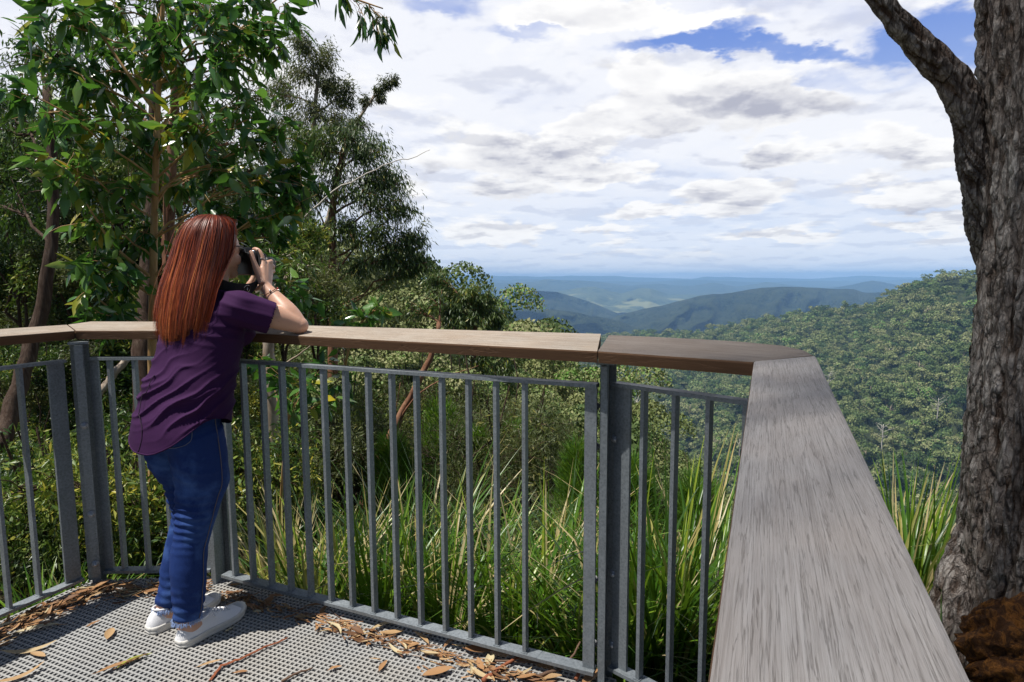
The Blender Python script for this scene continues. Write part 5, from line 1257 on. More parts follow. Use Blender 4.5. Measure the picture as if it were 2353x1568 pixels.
for s_, EE, WW in ((1, EL, WR), (-1, np.array([.34, -.235, 1.128]), np.array([.335, -.085, 1.235]))):
    SH = np.array([.155, .158 * s_, 1.205])
    limb(b, [(*SH, .055), (*(SH * .7 + EE * .3), .049), (*(SH * .35 + EE * .65), .043), (*(SH * .12 + EE * .88), .037), (*EE, .034)], 24, 24)
    limb(b, [(*EE, .033), (*(EE * .85 + WW * .15), .038), (*(EE * .65 + WW * .35 + np.array([-.004, .004 * s_, 0])), .039), (*(EE * .35 + WW * .65), .031), (*(EE * .1 + WW * .9), .0235), (*WW, .0225)], 24, 24)
    ball(b, EE + np.array([.004, .003 * s_, -.004]), (.034, .034, .033))
# right hand closed round the grip
MC = {'i': (.322, .092, 1.368), 'm': (.339, .092, 1.362), 'r': (.353, .090, 1.349), 'p': (.361, .087, 1.332)}
for k, rr_ in (('i', .0115), ('m', .0118), ('r', .0112), ('p', .0104)):
    q = np.array(MC[k]); w0 = WR + (q - np.array([.342, .09, 1.35])) * .55
    limb(b, [(*w0, .0165), (*(w0 * .5 + q * .5), rr_ * 1.22), (*q, rr_)], 14, 10)
limb(b, [(*MC['i'], .0105), (.322, .088, 1.392, .0092), (.318, .077, 1.412, .0088), (.316, .058, 1.420, .0083), (.314, .046, 1.417, .0075)], 14, 22)
limb(b, [(*MC['m'], .0108), (.358, .088, 1.370, .0095), (.375, .074, 1.372, .0088), (.378, .052, 1.370, .0082), (.366, .038, 1.368, .0075)], 14, 22)
limb(b, [(*MC['r'], .0104), (.372, .086, 1.352, .0090), (.386, .070, 1.352, .0085), (.386, .050, 1.351, .0078), (.374, .038, 1.350, .0072)], 14, 22)
limb(b, [(*MC['p'], .0094), (.377, .082, 1.332, .0080), (.386, .068, 1.332, .0075), (.385, .052, 1.331, .0068), (.375, .043, 1.331, .0062)], 14, 22)
limb(b, [(*(WR + np.array([-.006, -.008, .012])), .017), (.292, .110, 1.312, .0165), (.284, .100, 1.345, .0125), (.279, .091, 1.378, .0100), (.279, .083, 1.400, .0092), (.281, .077, 1.412, .0070)], 14, 26)
limb(b, [(.300, .110, 1.318, .014), (.312, .100, 1.345, .011)], 12)
# left hand cupped under the lens
WL = np.array([.335, -.085, 1.235])
for k, (q, t1, t2, t3, r_) in enumerate([((.325, -.030, 1.270), (.318, .0, 1.268), (.316, .024, 1.272), (.318, .040, 1.285), .0088), ((.343, -.028, 1.270), (.342, .004, 1.262), (.342, .032, 1.266), (.342, .048, 1.282), .009), ((.361, -.030, 1.272), (.364, .0, 1.264), (.366, .026, 1.268), (.366, .042, 1.284), .0088), ((.378, -.036, 1.276), (.384, -.010, 1.270), (.386, .010, 1.276), (.386, .024, 1.290), .0078)]):
    limb(b, [(*WL, .017), (*((WL + np.array(q)) / 2), .0125), (*q, r_ * 1.2)], 12, 10); limb(b, [(*q, r_ * 1.15), (*t1, r_), (*t2, r_ * .92), (*t3, r_ * .8)], 12, 16)
limb(b, [(*(WL + np.array([.01, .0, .01])), .015), (.365, -.055, 1.280, .013), (.385, -.050, 1.315, .0105), (.388, -.044, 1.345, .0085)], 12, 16)
# ankles and legs
LEGR = [(465, 1092, 58), (460, 1131, 53), (454, 1169, 45), (447, 1208, 39), (440, 1246, 38.5), (435, 1285, 39), (433.5, 1342, 36.5), (433.5, 1381, 33), (430, 1420, 28.5)]
LEGL = [(398, 1045, 54), (412, 1075, 50), (423, 1097, 46), (432, 1134, 44), (436, 1169, 39), (431, 1200, 36), (424, 1227, 36), (415, 1265, 37), (409, 1304, 37), (402, 1342, 34), (390, 1370, 30), (380, 1394, 26)]
def legpts(L_, r, sc=1.0):
    o_ = []
    for px, py, e in L_:
        p = sol(px, py, r); o_.append((*p, e / 523 / 1.17 * sc * .95))
    return o_
lr = legpts(LEGR, .09); ll_ = legpts(LEGL, -.085)
for L_, r, fx in ((lr, .09, 0), (ll_, -.08, 0)):
    a0 = np.array(L_[-1][:3])
    limb(b, [(.0, r, .78, .07), (*L_[1][:3], .075), (*L_[3][:3], .045), (*L_[5][:3], .038), (*L_[-4][:3], .036), (*L_[-3][:3], .034), (*L_[-2][:3], .031), (*a0, .030), (a0[0] + .004, r, .052, .034), (a0[0] + .045, r, .042, .03)], 20, 40)
V, F, lap = remesh(b, .0034, 3)
fin('body', V, F, M['skin'], person)

# --- jeans
b = MB()
hips = [ring((.045, 0, .90), .098, .145, 48), ring((.035, 0, .87), .115, .158, 48), ring((.012, 0, .82), .122, .166, 48), ring((-.004, 0, .775), .124, .170, 48), ring((-.010, 0, .735), .114, .168, 48), ring((-.004, 0, .70), .085, .15, 48)]
loft(b, hips)
def leg(L_, r, top):
    A = resamp([top] + list(L_), 60); rings = []
    for i, q in enumerate(A):
        d = A[min(i + 1, 59)][:3] - A[max(i - 1, 0)][:3]; rings.append(ring(q[:3], q[3] * 1.03, q[3] * .97, 44, d))
    loft(b, rings)
leg(lr, .09, (.004, .088, .76, .094)); leg(ll_, -.085, (-.004, -.080, .76, .088))
ball(b, (-.038, .07, .765), (.082, .082, .085)); ball(b, (-.025, -.055, .765), (.075, .075, .08))
V, F, lap = remesh(b, .0048, 4)
Nn = normals(V, F)
f_, r_, u_ = V.T
back = np.clip(-Nn[:, 0] * .7 + .5, 0, 1)
kn = np.exp(-((u_ - .465) / .085) ** 2)
w = np.abs(np.sin(u_ * 118 + 5 * smooth_noise(f_ * 7 + 9, r_ * 9 + 9, 5, 3) + f_ * 22)) ** 3
d = kn * back * (w * .007 - .002) + np.exp(-((u_ - .13) / .07) ** 2) * (np.abs(np.sin(u_ * 95 + f_ * 30 + 4 * smooth_noise(f_ * 9 + 3, r_ * 9 + u_ * 4, 6, 3))) ** 2 * .004 - .0015)
d += np.exp(-((u_ - .80) / .06) ** 2) * np.clip(Nn[:, 0] + .3, 0, 1) * (np.abs(np.sin(u_ * 110 - f_ * 40 + r_ * 15)) ** 3 * .0045)
d += n3(V, 9, 41, 4) * .010 + n3(V, 26, 43, 2) * .0035
d += np.exp(-((u_ - .62) / .05) ** 2) * back * np.abs(np.sin(u_ * 75 + r_ * 30)) ** 4 * .004
V = V + Nn * d[:, None]
fin('jeans', V, F, M['denim'], person)
seam = MB()
# outseam, back pocket stitching and belt loop
def on_surf(P_, Vs, Ns, off=.0015):
    out_ = []
    for p in P_:
        i = np.argmin(((Vs - p) ** 2).sum(1)); out_.append(Vs[i] + Ns[i] * off)
    A = np.array(out_)
    for _ in range(2): A[1:-1] = (A[:-2] + 2 * A[1:-1] + A[2:]) / 4
    return A
Nn = normals(V, F)
def addm(mb, P_, r__, n=6): mb.tube(P_ @ PM, r__, n)
# outer seam of the near leg
oseam = [np.array([q[0] + .02, q[1] + q[3] * .98, q[2]]) for q in resamp([(.03, .09, .85, .09), (.02, .09, .78, .10)] + lr, 60)]
addm(seam, on_surf(oseam, V, Nn), .0016)
seam.build('side_seam', mat_simple('seam_thread', (.10, .085, .10), .8), person)
pk = MB(); pc = [(-.115, .035, .815), (-.065, .155, .845), (-.055, .165, .755), (-.095, .125, .725), (-.135, .055, .735), (-.115, .035, .815)]
addm(pk, on_surf(resamp(pc, 60), V, Nn), .0013); pk.build('back_pocket', mat_simple('pocket_stitching', (.13, .14, .20), .8), person)
fr = MB()
for L_, r in ((lr, .09), (ll_, -.085)):
    c = np.array(L_[-1][:3]); rad = L_[-1][3]
    for k in range(420):
        a = rng.uniform(0, 6.283); p = c + np.array([math.cos(a) * rad * 1.03, math.sin(a) * rad * .98, rng.uniform(-.004, .006)])
        e = p + np.array([math.cos(a), math.sin(a), 0]) * rng.uniform(-.003, .006) + np.array([0, 0, -rng.uniform(.005, .014)]) + rng.normal(size=3) * .002
        fr.tube(np.array([p, (p + e) / 2 + rng.normal(size=3) * .0015, e]) @ PM, [.0010, .0009, .0006], 4, False)
tag(fr.build('frayed_hem', M['fray'], person), kind='stuff')

# --- shirt
b = MB()
RG = [(.163, 1.268, .058, .062), (.160, 1.252, .075, .092), (.155, 1.232, .088, .130), (.145, 1.20, .103, .158), (.128, 1.14, .120, .166), (.108, 1.075, .130, .166), (.085, 1.00, .133, .168), (.060, .94, .138, .176), (.040, .88, .138, .183), (.022, .82, .142, .190), (.008, .765, .143, .194), (.0, .71, .142, .194), (-.002, .68, .140, .192)]
loft(b, [ring((q[0], 0, q[1]), q[2], q[3], 60, None, 2.15) for q in resamp(RG, 40)])
for s_, EE in ((1, EL), (-1, np.array([.34, -.235, 1.128]))):
    SH = np.array([.150, .150 * s_, 1.205]); A = resamp([(*(SH + np.array([-.03, -.05 * s_, .0])), .060), (*SH, .066), (*(SH * .72 + EE * .28), .064), (*(SH * .5 + EE * .5), .062), (*(SH * .42 + EE * .58), .0615)], 18)
    d = EE - SH; rings = []
    for q in A: rings.append(ring(q[:3] + np.array([0, 0, -.006]), q[3] * 1.0, q[3] * 1.0, 30, d))
    loft(b, rings)
ball(b, (.205, .075, 1.10), (.065, .065, .060)); ball(b, (.205, -.075, 1.10), (.065, .065, .060))
V, F, lap = remesh(b, .0048, 5)
Nn = normals(V, F); f_, r_, u_ = V.T
s__ = .85 * f_ + .52 * r_; q = -.60 * s__ + .80 * u_; along = .80 * s__ + .60 * u_
wob = smooth_noise(along * 5 + 7, q * 4 + 7, 62, 3) * .05
rd = 1 - np.abs(np.sin((q + wob) * 78 + 1.5 * smooth_noise(along * 3 + 2, q * 2 + 9, 63, 2)))
rd2 = 1 - np.abs(np.sin((q * .9 + wob * 1.5 + along * .15) * 34 + 2))
env = np.clip((1.10 - u_) / .10, 0, 1) * np.clip((u_ - .76) / .08, .12, 1) * np.clip(.45 + 1.2 * smooth_noise(along * 4 + 5, q * 5 + 5, 66, 2), .15, 1.2)
dsp = env * (rd ** 2.6 * .0125 + rd2 ** 2.6 * .009) - .005 * env
up_ = np.clip((u_ - 1.05) / .05, 0, 1)
dsp += up_ * (np.abs(np.sin((u_ + .35 * f_ + .2 * r_ + wob) * 75)) ** 4 * .004)
dsp += n3(V, 7, 71, 3) * .012 * np.clip((1.15 - u_) / .2, 0, 1)
V = V + Nn * dsp[:, None]
# shirt-tail hem: long behind, curved up at the sides
an = np.arctan2(r_ / .20, (f_ - .0) / .145)     # 0 front, pi back
bk_ = (1 - np.cos(an)) / 2; side = np.sin(an) ** 2
hem = .755 - .055 * bk_ + .085 * side ** 1.3
arm = (np.abs(r_) > .15) & (u_ > 1.0)
neck_open = (u_ > 1.235) & (((f_ - .165) / .062) ** 2 + (r_ / .066) ** 2 < 1)
d = EL - np.array([.150, .150, 1.205]); dl = np.linalg.norm(d)
cut = np.zeros(len(V), bool)
for s_, EE in ((1, EL), (-1, np.array([.34, -.235, 1.128]))):
    SH = np.array([.150, .150 * s_, 1.205]); dv = EE - SH; L_ = np.linalg.norm(dv); t_ = (V - SH) @ dv / L_ ** 2; dist = np.linalg.norm(V - SH - t_[:, None] * dv, axis=1)
    cut |= (t_ > .565) & (dist < .09) & (np.sign(r_) == s_) & (np.abs(r_) > .13)
bad = (u_ < hem) | neck_open | cut
F2 = [f[~bad[f].all(1)] for f in F]
snap = u_ < hem; V[snap, 2] = np.maximum(V[snap, 2], hem[snap] - .0015)
fin('shirt', V, F2, M['shirt'], person)
sm = MB()
# hem and back seam lines
angs = np.linspace(0, 2 * math.pi, 160); hp = []
for a in angs:
    bb = (1 - math.cos(a)) / 2; sd = math.sin(a) ** 2; hp.append((.145 * math.cos(a), .20 * math.sin(a), .755 - .055 * bb + .085 * sd ** 1.3))
Vk = V[~bad]; Nk = Nn[~bad]
hpp = on_surf(np.array(hp), Vk, Nk, .0005); addm(sm, hpp, .0022); 
sm.build('hem', M['shirt'], person)
bs = MB(); addm(bs, on_surf(np.array([(-.2, -.02 + .03 * math.sin(k * .2), z_) for k, z_ in enumerate(np.linspace(.70, 1.04, 40))]), Vk, Nk, .0008), .0014); bs.build('back_seam', mat_simple('dark_thread', (.02, .008, .022), .9), person)

# --- hair
HR = [(.185, 1.545, .004, .004), (.183, 1.540, .035, .032), (.180, 1.524, .070, .060), (.175, 1.492, .098, .080), (.163, 1.45, .107, .090), (.148, 1.40, .110, .095), (.125, 1.34, .108, .100), (.095, 1.27, .104, .112), (.068, 1.20, .094, .118), (.046, 1.14, .080, .116), (.030, 1.09, .064, .106), (.022, 1.055, .044, .088)]
HRs = resamp(HR, 60)
hb = MB()
def hair_pt(s, a, off):
    q = HRs[np.clip(s * 59, 0, 59).astype(int)] if not np.isscalar(s) else HRs[int(min(59, s * 59))]
    return np.stack([q[..., 0] + np.cos(a) * (q[..., 2] + off), np.sin(a) * (q[..., 3] + off) + 0 * q[..., 0], q[..., 1]], -1)
def clampa(a, s):
    """keeps strands off the face: they sweep back beside it"""
    lim = np.radians(74) * np.clip((s - .10) / .16, 0, 1) ** .7 + np.radians(16) * np.clip((s - .45) / .2, 0, 1)
    return np.sign(a) * np.maximum(np.abs(a), lim)
S_ = np.linspace(0, 1, 60)
rings = []
for i in range(60):
    a = np.linspace(-math.pi, math.pi, 72, endpoint=False); a2 = np.where(np.abs(a) < 2.2, np.sign(a + 1e-6) * np.maximum(np.abs(a), clampa(np.full(72, .01), S_[i])), a)
    q = HRs[i]; rings.append(np.stack([q[0] + np.cos(a2) * (q[2] - .012 if q[2] > .02 else q[2]), np.sin(a2) * (q[3] - .012 if q[3] > .02 else q[3]), np.full(72, q[1])], -1))
loft(hb, rings, True, .34)
hb.v = [v @ PM for v in hb.v]
hb.build('hair_base', M['hair'], person) if False else None
ns_ = 15000
hr = MB()
base_v, base_f, base_t = hb.v, hb.f, hb.t
m_ = 22
a0 = rng.uniform(-math.pi, math.pi, ns_); st = rng.uniform(.0, .30, ns_) ** 1.0; st[: ns_ // 2] *= .35; en = 1 - np.abs(rng.normal(0, .11, ns_)) - .22 * (.5 + smooth_noise(a0 * 4 + 40, a0 * 0, 84, 3)) ; en = np.where(rng.random(ns_) < .12, en - rng.uniform(0, .25, ns_), en)
off = rng.uniform(-.010, .007, ns_) + (rng.random(ns_) < .02) * rng.uniform(.004, .018, ns_); amp = rng.normal(0, 1, ns_); ph = rng.uniform(0, 6.28, ns_)
lock = np.round(a0 * 11) / 11                     # strands gather into locks
lk_t = smooth_noise(a0 * 9 + 40, a0 * 0, 81, 4)
Vs = []
for k in range(m_):
    s = st + (en - st) * (k / (m_ - 1)); sc_ = np.clip(s, 0, 1)
    a = clampa(a0, sc_); g_ = np.clip((sc_ - .5) / .5, 0, 1) * .35
    a = a * (1 - g_) + (a + .16 * smooth_noise(a0 * 6 + 60, sc_ * 1.5 + 3, 85, 3)) * g_ + .035 * np.sin(sc_ * 7 + ph) * (amp * .6)
    o_ = off + .008 * amp * sc_ ** 2 + .006 * smooth_noise(a0 * 5 + 40, sc_ * 2.2 + 7, 83, 3)
    P = hair_pt(sc_, a, o_)
    P[:, 2] -= np.clip(sc_ - .8, 0, 1) * .10 * (1 + .6 * lk_t)
    Vs.append(P)
Vs = np.stack(Vs, 1)
T_ = np.gradient(Vs, axis=1); T_ /= np.linalg.norm(T_, axis=2)[..., None] + 1e-9
cen = np.stack([np.interp(Vs[..., 2], HRs[::-1, 1], HRs[::-1, 0]), np.zeros(Vs.shape[:2]), Vs[..., 2]], -1)
Rd = Vs - cen; Rd /= np.linalg.norm(Rd, axis=2)[..., None] + 1e-9
Sd = np.cross(T_, Rd); Sd /= np.linalg.norm(Sd, axis=2)[..., None] + 1e-9
wd = (rng.uniform(.0007, .0019, ns_)[:, None] * (1 - np.linspace(0, 1, m_)[None] ** 3 * .75))[..., None]
tw = rng.normal(0, .35, (ns_, 1, 1)); Sd = Sd + Rd * tw
A_ = Vs - Sd * wd / 2; B_ = Vs + Sd * wd / 2
VV = np.stack([A_, B_], 2).reshape(ns_, -1, 3)
q4 = np.array([(2 * k, 2 * k + 1, 2 * k + 3, 2 * k + 2) for k in range(m_ - 1)])
FF = (q4[None] + (np.arange(ns_) * m_ * 2)[:, None, None]).reshape(-1, 4)
tint = np.clip(.56 + lk_t * .22 + rng.normal(0, .17, ns_), .05, 1)
tt = (tint[:, None] * (.62 + .45 * np.linspace(0, 1, m_ - 1)[None] ** .7)).ravel()   # each strand darker at its start, lighter towards its end
hr.add(VV.reshape(-1, 3) @ PM, FF, np.clip(tt, 0, 1), True)
for v, f, t__ in zip(hb.v, [None], [None]): pass
hr2 = MB(); hr2.v = list(hb.v); hr2.f = list(hb.f); hr2.t = list(hb.t); hr2.sm = list(hb.sm); hr2.n = hb.n
off_ = hr2.n; hr2.v += hr.v; hr2.f += [f + off_ for f in hr.f]; hr2.t += hr.t; hr2.sm += hr.sm
hr2.build('hair', M['hair'], person)

# --- sunglasses arm, bracelets, ring
g = MB(); g.tube(np.array([(.170, .079, 1.423), (.215, .077, 1.426), (.248, .068, 1.428), (.268, .050, 1.425)]) @ PM, .0028, 6)
g.tube(np.array([(.268, .052, 1.414), (.277, .034, 1.410), (.279, .012, 1.414), (.279, -.012, 1.414), (.277, -.034, 1.410), (.268, -.052, 1.414)]) @ PM, [.004, .013, .006, .006, .013, .004], 8)
g.build('sunglasses', M['blackplastic'], person)
ax = (WR - EL) / np.linalg.norm(WR - EL); u1 = np.cross(ax, [0, 0, 1.]); u1 /= np.linalg.norm(u1); u2 = np.cross(ax, u1); bc = EL * .20 + WR * .80
an = np.linspace(0, 2 * math.pi, 40); mb = MB(); circ = bc + np.cos(an)[:, None] * u1 * .0305 + np.sin(an)[:, None] * u2 * .0305 + ax * (.006 * np.sin(an * 2))[:, None]
mb.tube(circ @ PM, .0016, 6, False); br_ = mb.build('bracelet', M['brown_cord'], person)
for k, (a, mt) in enumerate([(1.0, 'silver'), (2.2, 'silver'), (2.9, 'redbead'), (3.9, 'silver'), (4.4, 'redbead'), (5.6, 'silver')]):
    c = bc + np.cos(a) * u1 * .031 + np.sin(a) * u2 * .031; mb = MB(); ball(mb, c, (.0042, .0042, .0042), 12); mb.v = [v @ PM for v in mb.v]; mb.build('bead', M[mt], br_)
mb = MB(); c = np.array([.3215, .0885, 1.384]); circ = c + np.cos(an)[:, None] * np.array([.0104, 0, 0]) + np.sin(an)[:, None] * np.array([0, .0104, -.002]); mb.tube(circ @ PM, .0012, 6, False); mb.build('ring', M['silver'], person)

# --- shoes
def shoe(r0, f0, u0, yaw, side):
    ca, sa = math.cos(yaw), math.sin(yaw)
    def T(P_):
        P_ = np.asarray(P_, float); return np.stack([f0 + P_[..., 0] * ca - P_[..., 1] * sa, r0 + P_[..., 0] * sa + P_[..., 1] * ca, u0 + P_[..., 2]], -1)
    # stations from heel (x=0) to toe (x=.272): half-width, centre shift, top height
    st_ = [(-.002, .010, 0, .030), (.006, .024, 0, .056), (.022, .0315, .000, .076), (.045, .034, .001, .080), (.075, .0335, .002, .078), (.098, .0335, .003, .080), (.120, .035, .004, .080), (.145, .0385, .004, .068), (.175, .0425, .003, .055), (.205, .0440, .001, .046), (.232, .040, -.002, .040), (.252, .031, -.005, .036), (.266, .018, -.007, .030), (.272, .005, -.008, .022)]
    A = resamp(st_, 56); n = 28; root_ = None
    up_m = MB(); rings = []
    for x, w_, cs_, h in A:
        w_ = max(w_, .002); a_ = np.arange(n) / n * 2 * math.pi
        y = np.cos(a_) * w_; z = np.sin(a_)
        z = np.where(z > 0, .018 + (h - .018) * z ** .85, .018 + .012 * z)
        y = y * (1 - .30 * np.clip((z - .03) / .05, 0, 1) * np.clip((h - .04) / .03, 0, 1)) + cs_ * side
        rings.append(T(np.stack([np.full(n, x), y, z], -1)))
    loft(up_m, rings); 
    V_ = np.concatenate(up_m.v)
    up_m.v = [V_ @ PM]; s_o = up_m.build('shoe', M['canvas'], person)
    so_ = MB(); rings = []
    n = 24
    outl = np.array([(x, w_ + .0045, cs_) for x, w_, cs_, h in resamp(st_, 44)]); outl[0, 0] -= .003; outl[-1, 0] += .004
    L1 = np.stack([outl[:, 0], outl[:, 2] * side - outl[:, 1], 0 * outl[:, 0]], -1); L2 = np.stack([outl[:, 0], outl[:, 2] * side + outl[:, 1], 0 * outl[:, 0]], -1)[::-1]
    LP = np.concatenate([L1, L2])
    c_ = LP.mean(0); toe = np.clip((LP[:, 0] - .215) / .05, 0, 1) * .006
    rings = [T(np.stack([c_[0] + (LP[:, 0] - c_[0]) * k_, c_[1] + (LP[:, 1] - c_[1]) * k_, np.full(len(LP), z_) + toe], -1)) for k_, z_ in ((.97, .0), (.995, .003), (1.0, .010), (.988, .0112), (.988, .0125), (1.0, .0138), (1.0, .0255), (.975, .0275))]
    loft(so_, rings); so_.v = [v @ PM for v in so_.v]; so_.build('sole', M['rubber'], s_o)
    tc = MB(); ball(tc, (.248, -.003 * side, .022), (.027, .034, .022)); V_ = T(tc.v[0]); tc.v = [V_ @ PM]; tc.build('toe_cap', M['rubber'], s_o)
    la = MB()
    for k in range(6):
        x = .122 + k * .0135; h = np.interp(x, [q[0] for q in st_], [q[3] for q in st_]); w_ = np.interp(x, [q[0] for q in st_], [q[1] for q in st_]) * .55
        pts_ = np.array([(x, -w_, h - .013), (x + .002, -w_ * .6, h - .001), (x + .004, 0, h + .003), (x + .006, w_ * .6, h - .001), (x + .008, w_, h - .013)]); la.tube(T(resamp(pts_, 12)) @ PM, .0024, 6)
        pts_[:, 1] *= -1; la.tube(T(resamp(pts_ + (0, 0, .001), 12)) @ PM, .0022, 6)
    for sd in (-1, 1):
        lp = np.array([(.124, 0, .080), (.120, .014 * sd, .090), (.112, .030 * sd, .082), (.118, .036 * sd, .064), (.128, .030 * sd, .060), (.126, .012 * sd, .078)]); la.tube(T(resamp(lp, 24)) @ PM, .0019, 6)
    la.build('laces', M['canvas'], s_o)
    for k in range(6):
        x = .128 + k * .0145; h = np.interp(x, [q[0] for q in st_], [q[3] for q in st_]); w_ = np.interp(x, [q[0] for q in st_], [q[1] for q in st_])
        cc = T(np.array([x, w_ * .80, h * .62 + .004])); m2 = MB(); an_ = np.linspace(0, 2 * math.pi, 14); e1 = np.array([1., 0, 0]); e2 = np.array([0, -.35, .9]); m2.tube((cc + np.cos(an_)[:, None] * e1 * .003 + np.sin(an_)[:, None] * e2 * .003) @ PM, .001, 5, False); m2.build('eyelet', M['silver'], s_o)
    # collar
    co = MB(); a_ = np.linspace(0, 2 * math.pi, 40); cp_ = np.stack([.072 + .048 * np.cos(a_), .031 * np.sin(a_) * .98 + .002 * side, .0765 + .005 * np.cos(a_) ** 2], -1); co.tube(T(cp_) @ PM, .0038, 8, False); co.build('collar', M['canvas'], s_o)
    return s_o
shoe(.095, -.106, 0, -.03, 1)
shoe(-.085, -.112, 0, .05, -1)

# --- the camera in her hands, with its strap
CO = Wp((.305, .01, 1.35))
cr = empty('photo_camera', CO, 'black stills camera held up to her eye with a wide neck strap', 'camera')
def P_(l): return PO + np.asarray(l, float) @ PM
def cbox(f0, f1, r0, r1, u0, u1, name, mat='blackplastic', bev=.004):
    mb = MB(); c = np.array([(f0 + f1) / 2, (r0 + r1) / 2, (u0 + u1) / 2]); h = np.array([f1 - f0, r1 - r0, u1 - u0]) / 2
    rings = []
    for z_, k in ((-h[2], 1), (-h[2] + bev, 0), (h[2] - bev, 0), (h[2], 1)):
        a_, b_ = h[0] - bev * k, h[1] - bev * k; g_ = bev
        rings.append(c + np.array([(a_, b_ - g_, z_), (a_ - g_, b_, z_), (-a_ + g_, b_, z_), (-a_, b_ - g_, z_), (-a_, -b_ + g_, z_), (-a_ + g_, -b_, z_), (a_ - g_, -b_, z_), (a_, -b_ + g_, z_)]))
    loft(mb, rings, True, None, False); mb.v = [P_(v) for v in mb.v]; return mb.build(name, M[mat], cr, CO)
cb = cbox(.290, .334, -.055, .078, 1.318, 1.408, 'camera_body')
cbox(.285, .350, .046, .080, 1.316, 1.404, 'grip')
cbox(.284, .332, -.022, .022, 1.406, 1.428, 'viewfinder')
mb = MB(); mb.tube(P_([(.310, .058, 1.405), (.310, .058, 1.414)]), .010, 18); mb.build('dial', M['silver'], cr, CO)
mb = MB(); mb.tube(P_([(.330, 0, 1.36), (.350, 0, 1.36), (.352, 0, 1.36), (.395, 0, 1.36), (.397, 0, 1.36), (.430, 0, 1.36)]), [.033, .033, .030, .030, .034, .034], 32); mb.build('lens', M['blackplastic'], cr, CO)
def band(pts, w_, name, side_v, th_=.0022):
    A = resamp(pts, 40); sv = np.asarray(side_v, float); sv = resamp(sv, 40) if sv.ndim == 2 else np.tile(sv, (40, 1)); sv /= np.linalg.norm(sv, axis=1)[:, None]
    T_ = np.gradient(A, axis=0); nn = np.cross(T_, sv); nn /= np.linalg.norm(nn, axis=1)[:, None]
    rings = [np.array([a + s * w_ / 2 + n_ * th_, a - s * w_ / 2 + n_ * th_, a - s * w_ / 2 - n_ * th_, a + s * w_ / 2 - n_ * th_]) for a, s, n_ in zip(A, sv, nn)]
    mb = MB(); loft(mb, rings, True, None, False); mb.v = [P_(v) for v in mb.v]; return mb.build(name, M['strap'], cr, CO)
st_o = band([(.312, .080, 1.395), (.306, .098, 1.345), (.285, .104, 1.292), (.255, .104, 1.266), (.215, .102, 1.262), (.175, .092, 1.268), (.135, .066, 1.285), (.105, .030, 1.295), (.095, -.01, 1.295)], .046, 'neck_strap', [(0, 0, 1), (.3, 0, 1), (.3, .3, .9), (.1, .3, .95), (0, .3, .95), (0, .3, .95), (0, .2, 1), (0, 0, 1)], .004)
band([(.312, -.06, 1.395), (.312, -.085, 1.34), (.27, -.10, 1.29), (.20, -.085, 1.28), (.14, -.065, 1.292), (.105, -.03, 1.295), (.095, .01, 1.295)], .03, 'neck_strap', (0, .3, 1))
mb = MB(); an = np.linspace(0, 2 * math.pi, 24); cc = np.array([.232, .109, 1.265]); mb.tube(P_(cc + np.cos(an)[:, None] * np.array([.014, 0, 0]) + np.sin(an)[:, None] * np.array([0, .006, .014])), .0012, 6, False); mb.tube(P_([(.230, .111, 1.253), (.236, .108, 1.277)]), .0014, 6); mb.build('strap_buckle', M['silver'], st_o, CO)
# ------------------------------------------------------------------ light, sky, render settings
SUN_DIR = np.array([-.403, -.181, 1.09]); SUN_DIR /= np.linalg.norm(SUN_DIR)
sun = bpy.data.lights.new('sun', 'SUN'); sun.energy = 5.0; sun.angle = R(.53); sun.color = (1, .955, .88)
so = bpy.data.objects.new('sun', sun); C.objects.link(so)
so.rotation_euler = Vector(SUN_DIR).to_track_quat('Z', 'Y').to_euler()
so.location = (0, 0, 50)
el = math.asin(SUN_DIR[2]); az = math.atan2(SUN_DIR[0], SUN_DIR[1])
w = bpy.data.worlds.new('World'); S.world = w; w.use_nodes = True
t = w.node_tree; t.nodes.clear()
out = t.nodes.new('ShaderNodeOutputWorld'); bg = t.nodes.new('ShaderNodeBackground')
sky = t.nodes.new('ShaderNodeTexSky'); sky.sky_type = 'NISHITA'; sky.sun_disc = False
sky.sun_elevation = el; sky.sun_rotation = az; sky.air_density = 1.0; sky.dust_density = .6; sky.ozone_density = 2.5
bg.inputs[1].default_value = .09
def mth(op, a, b=None, c=None, clamp=False):
    n = t.nodes.new('ShaderNodeMath'); n.operation = op; n.use_clamp = clamp
    for i, v in enumerate((a, b, c)):
        if v is None: continue
        if hasattr(v, 'links'): t.links.new(v, n.inputs[i])
        else: n.inputs[i].default_value = v
    return n.outputs[0]
tc = t.nodes.new('ShaderNodeTexCoord'); sx = t.nodes.new('ShaderNodeSeparateXYZ'); t.links.new(tc.outputs['Generated'], sx.inputs[0])
X_, Y_, Z_ = sx.outputs
zc = mth('MAXIMUM', Z_, .0)
den = mth('ADD', zc, .15)
u_ = mth('DIVIDE', X_, den); v_ = mth('DIVIDE', Y_, den)
def vec(a, b, c=0.0):
    n = t.nodes.new('ShaderNodeCombineXYZ')
    for i, v in enumerate((a, b, c)):
        if hasattr(v, 'links'): t.links.new(v, n.inputs[i])
        else: n.inputs[i].default_value = v
    return n
def ns(vecn, scale, detail, rough, dist=0, w4=0):
    n = t.nodes.new('ShaderNodeTexNoise'); 
    n.inputs['Scale'].default_value = scale; n.inputs['Detail'].default_value = detail; n.inputs['Roughness'].default_value = rough; n.inputs['Distortion'].default_value = dist
    t.links.new(vecn.outputs[0], n.inputs['Vector']); return n.outputs[0]
def mr(v, a, b, c=0, d=1, smooth=True):
    n = t.nodes.new('ShaderNodeMapRange'); n.interpolation_type = 'SMOOTHSTEP' if smooth else 'LINEAR'
    t.links.new(v, n.inputs[0]); 
    for i, q in enumerate((a, b, c, d)): n.inputs[i + 1].default_value = q
    return n.outputs[0]
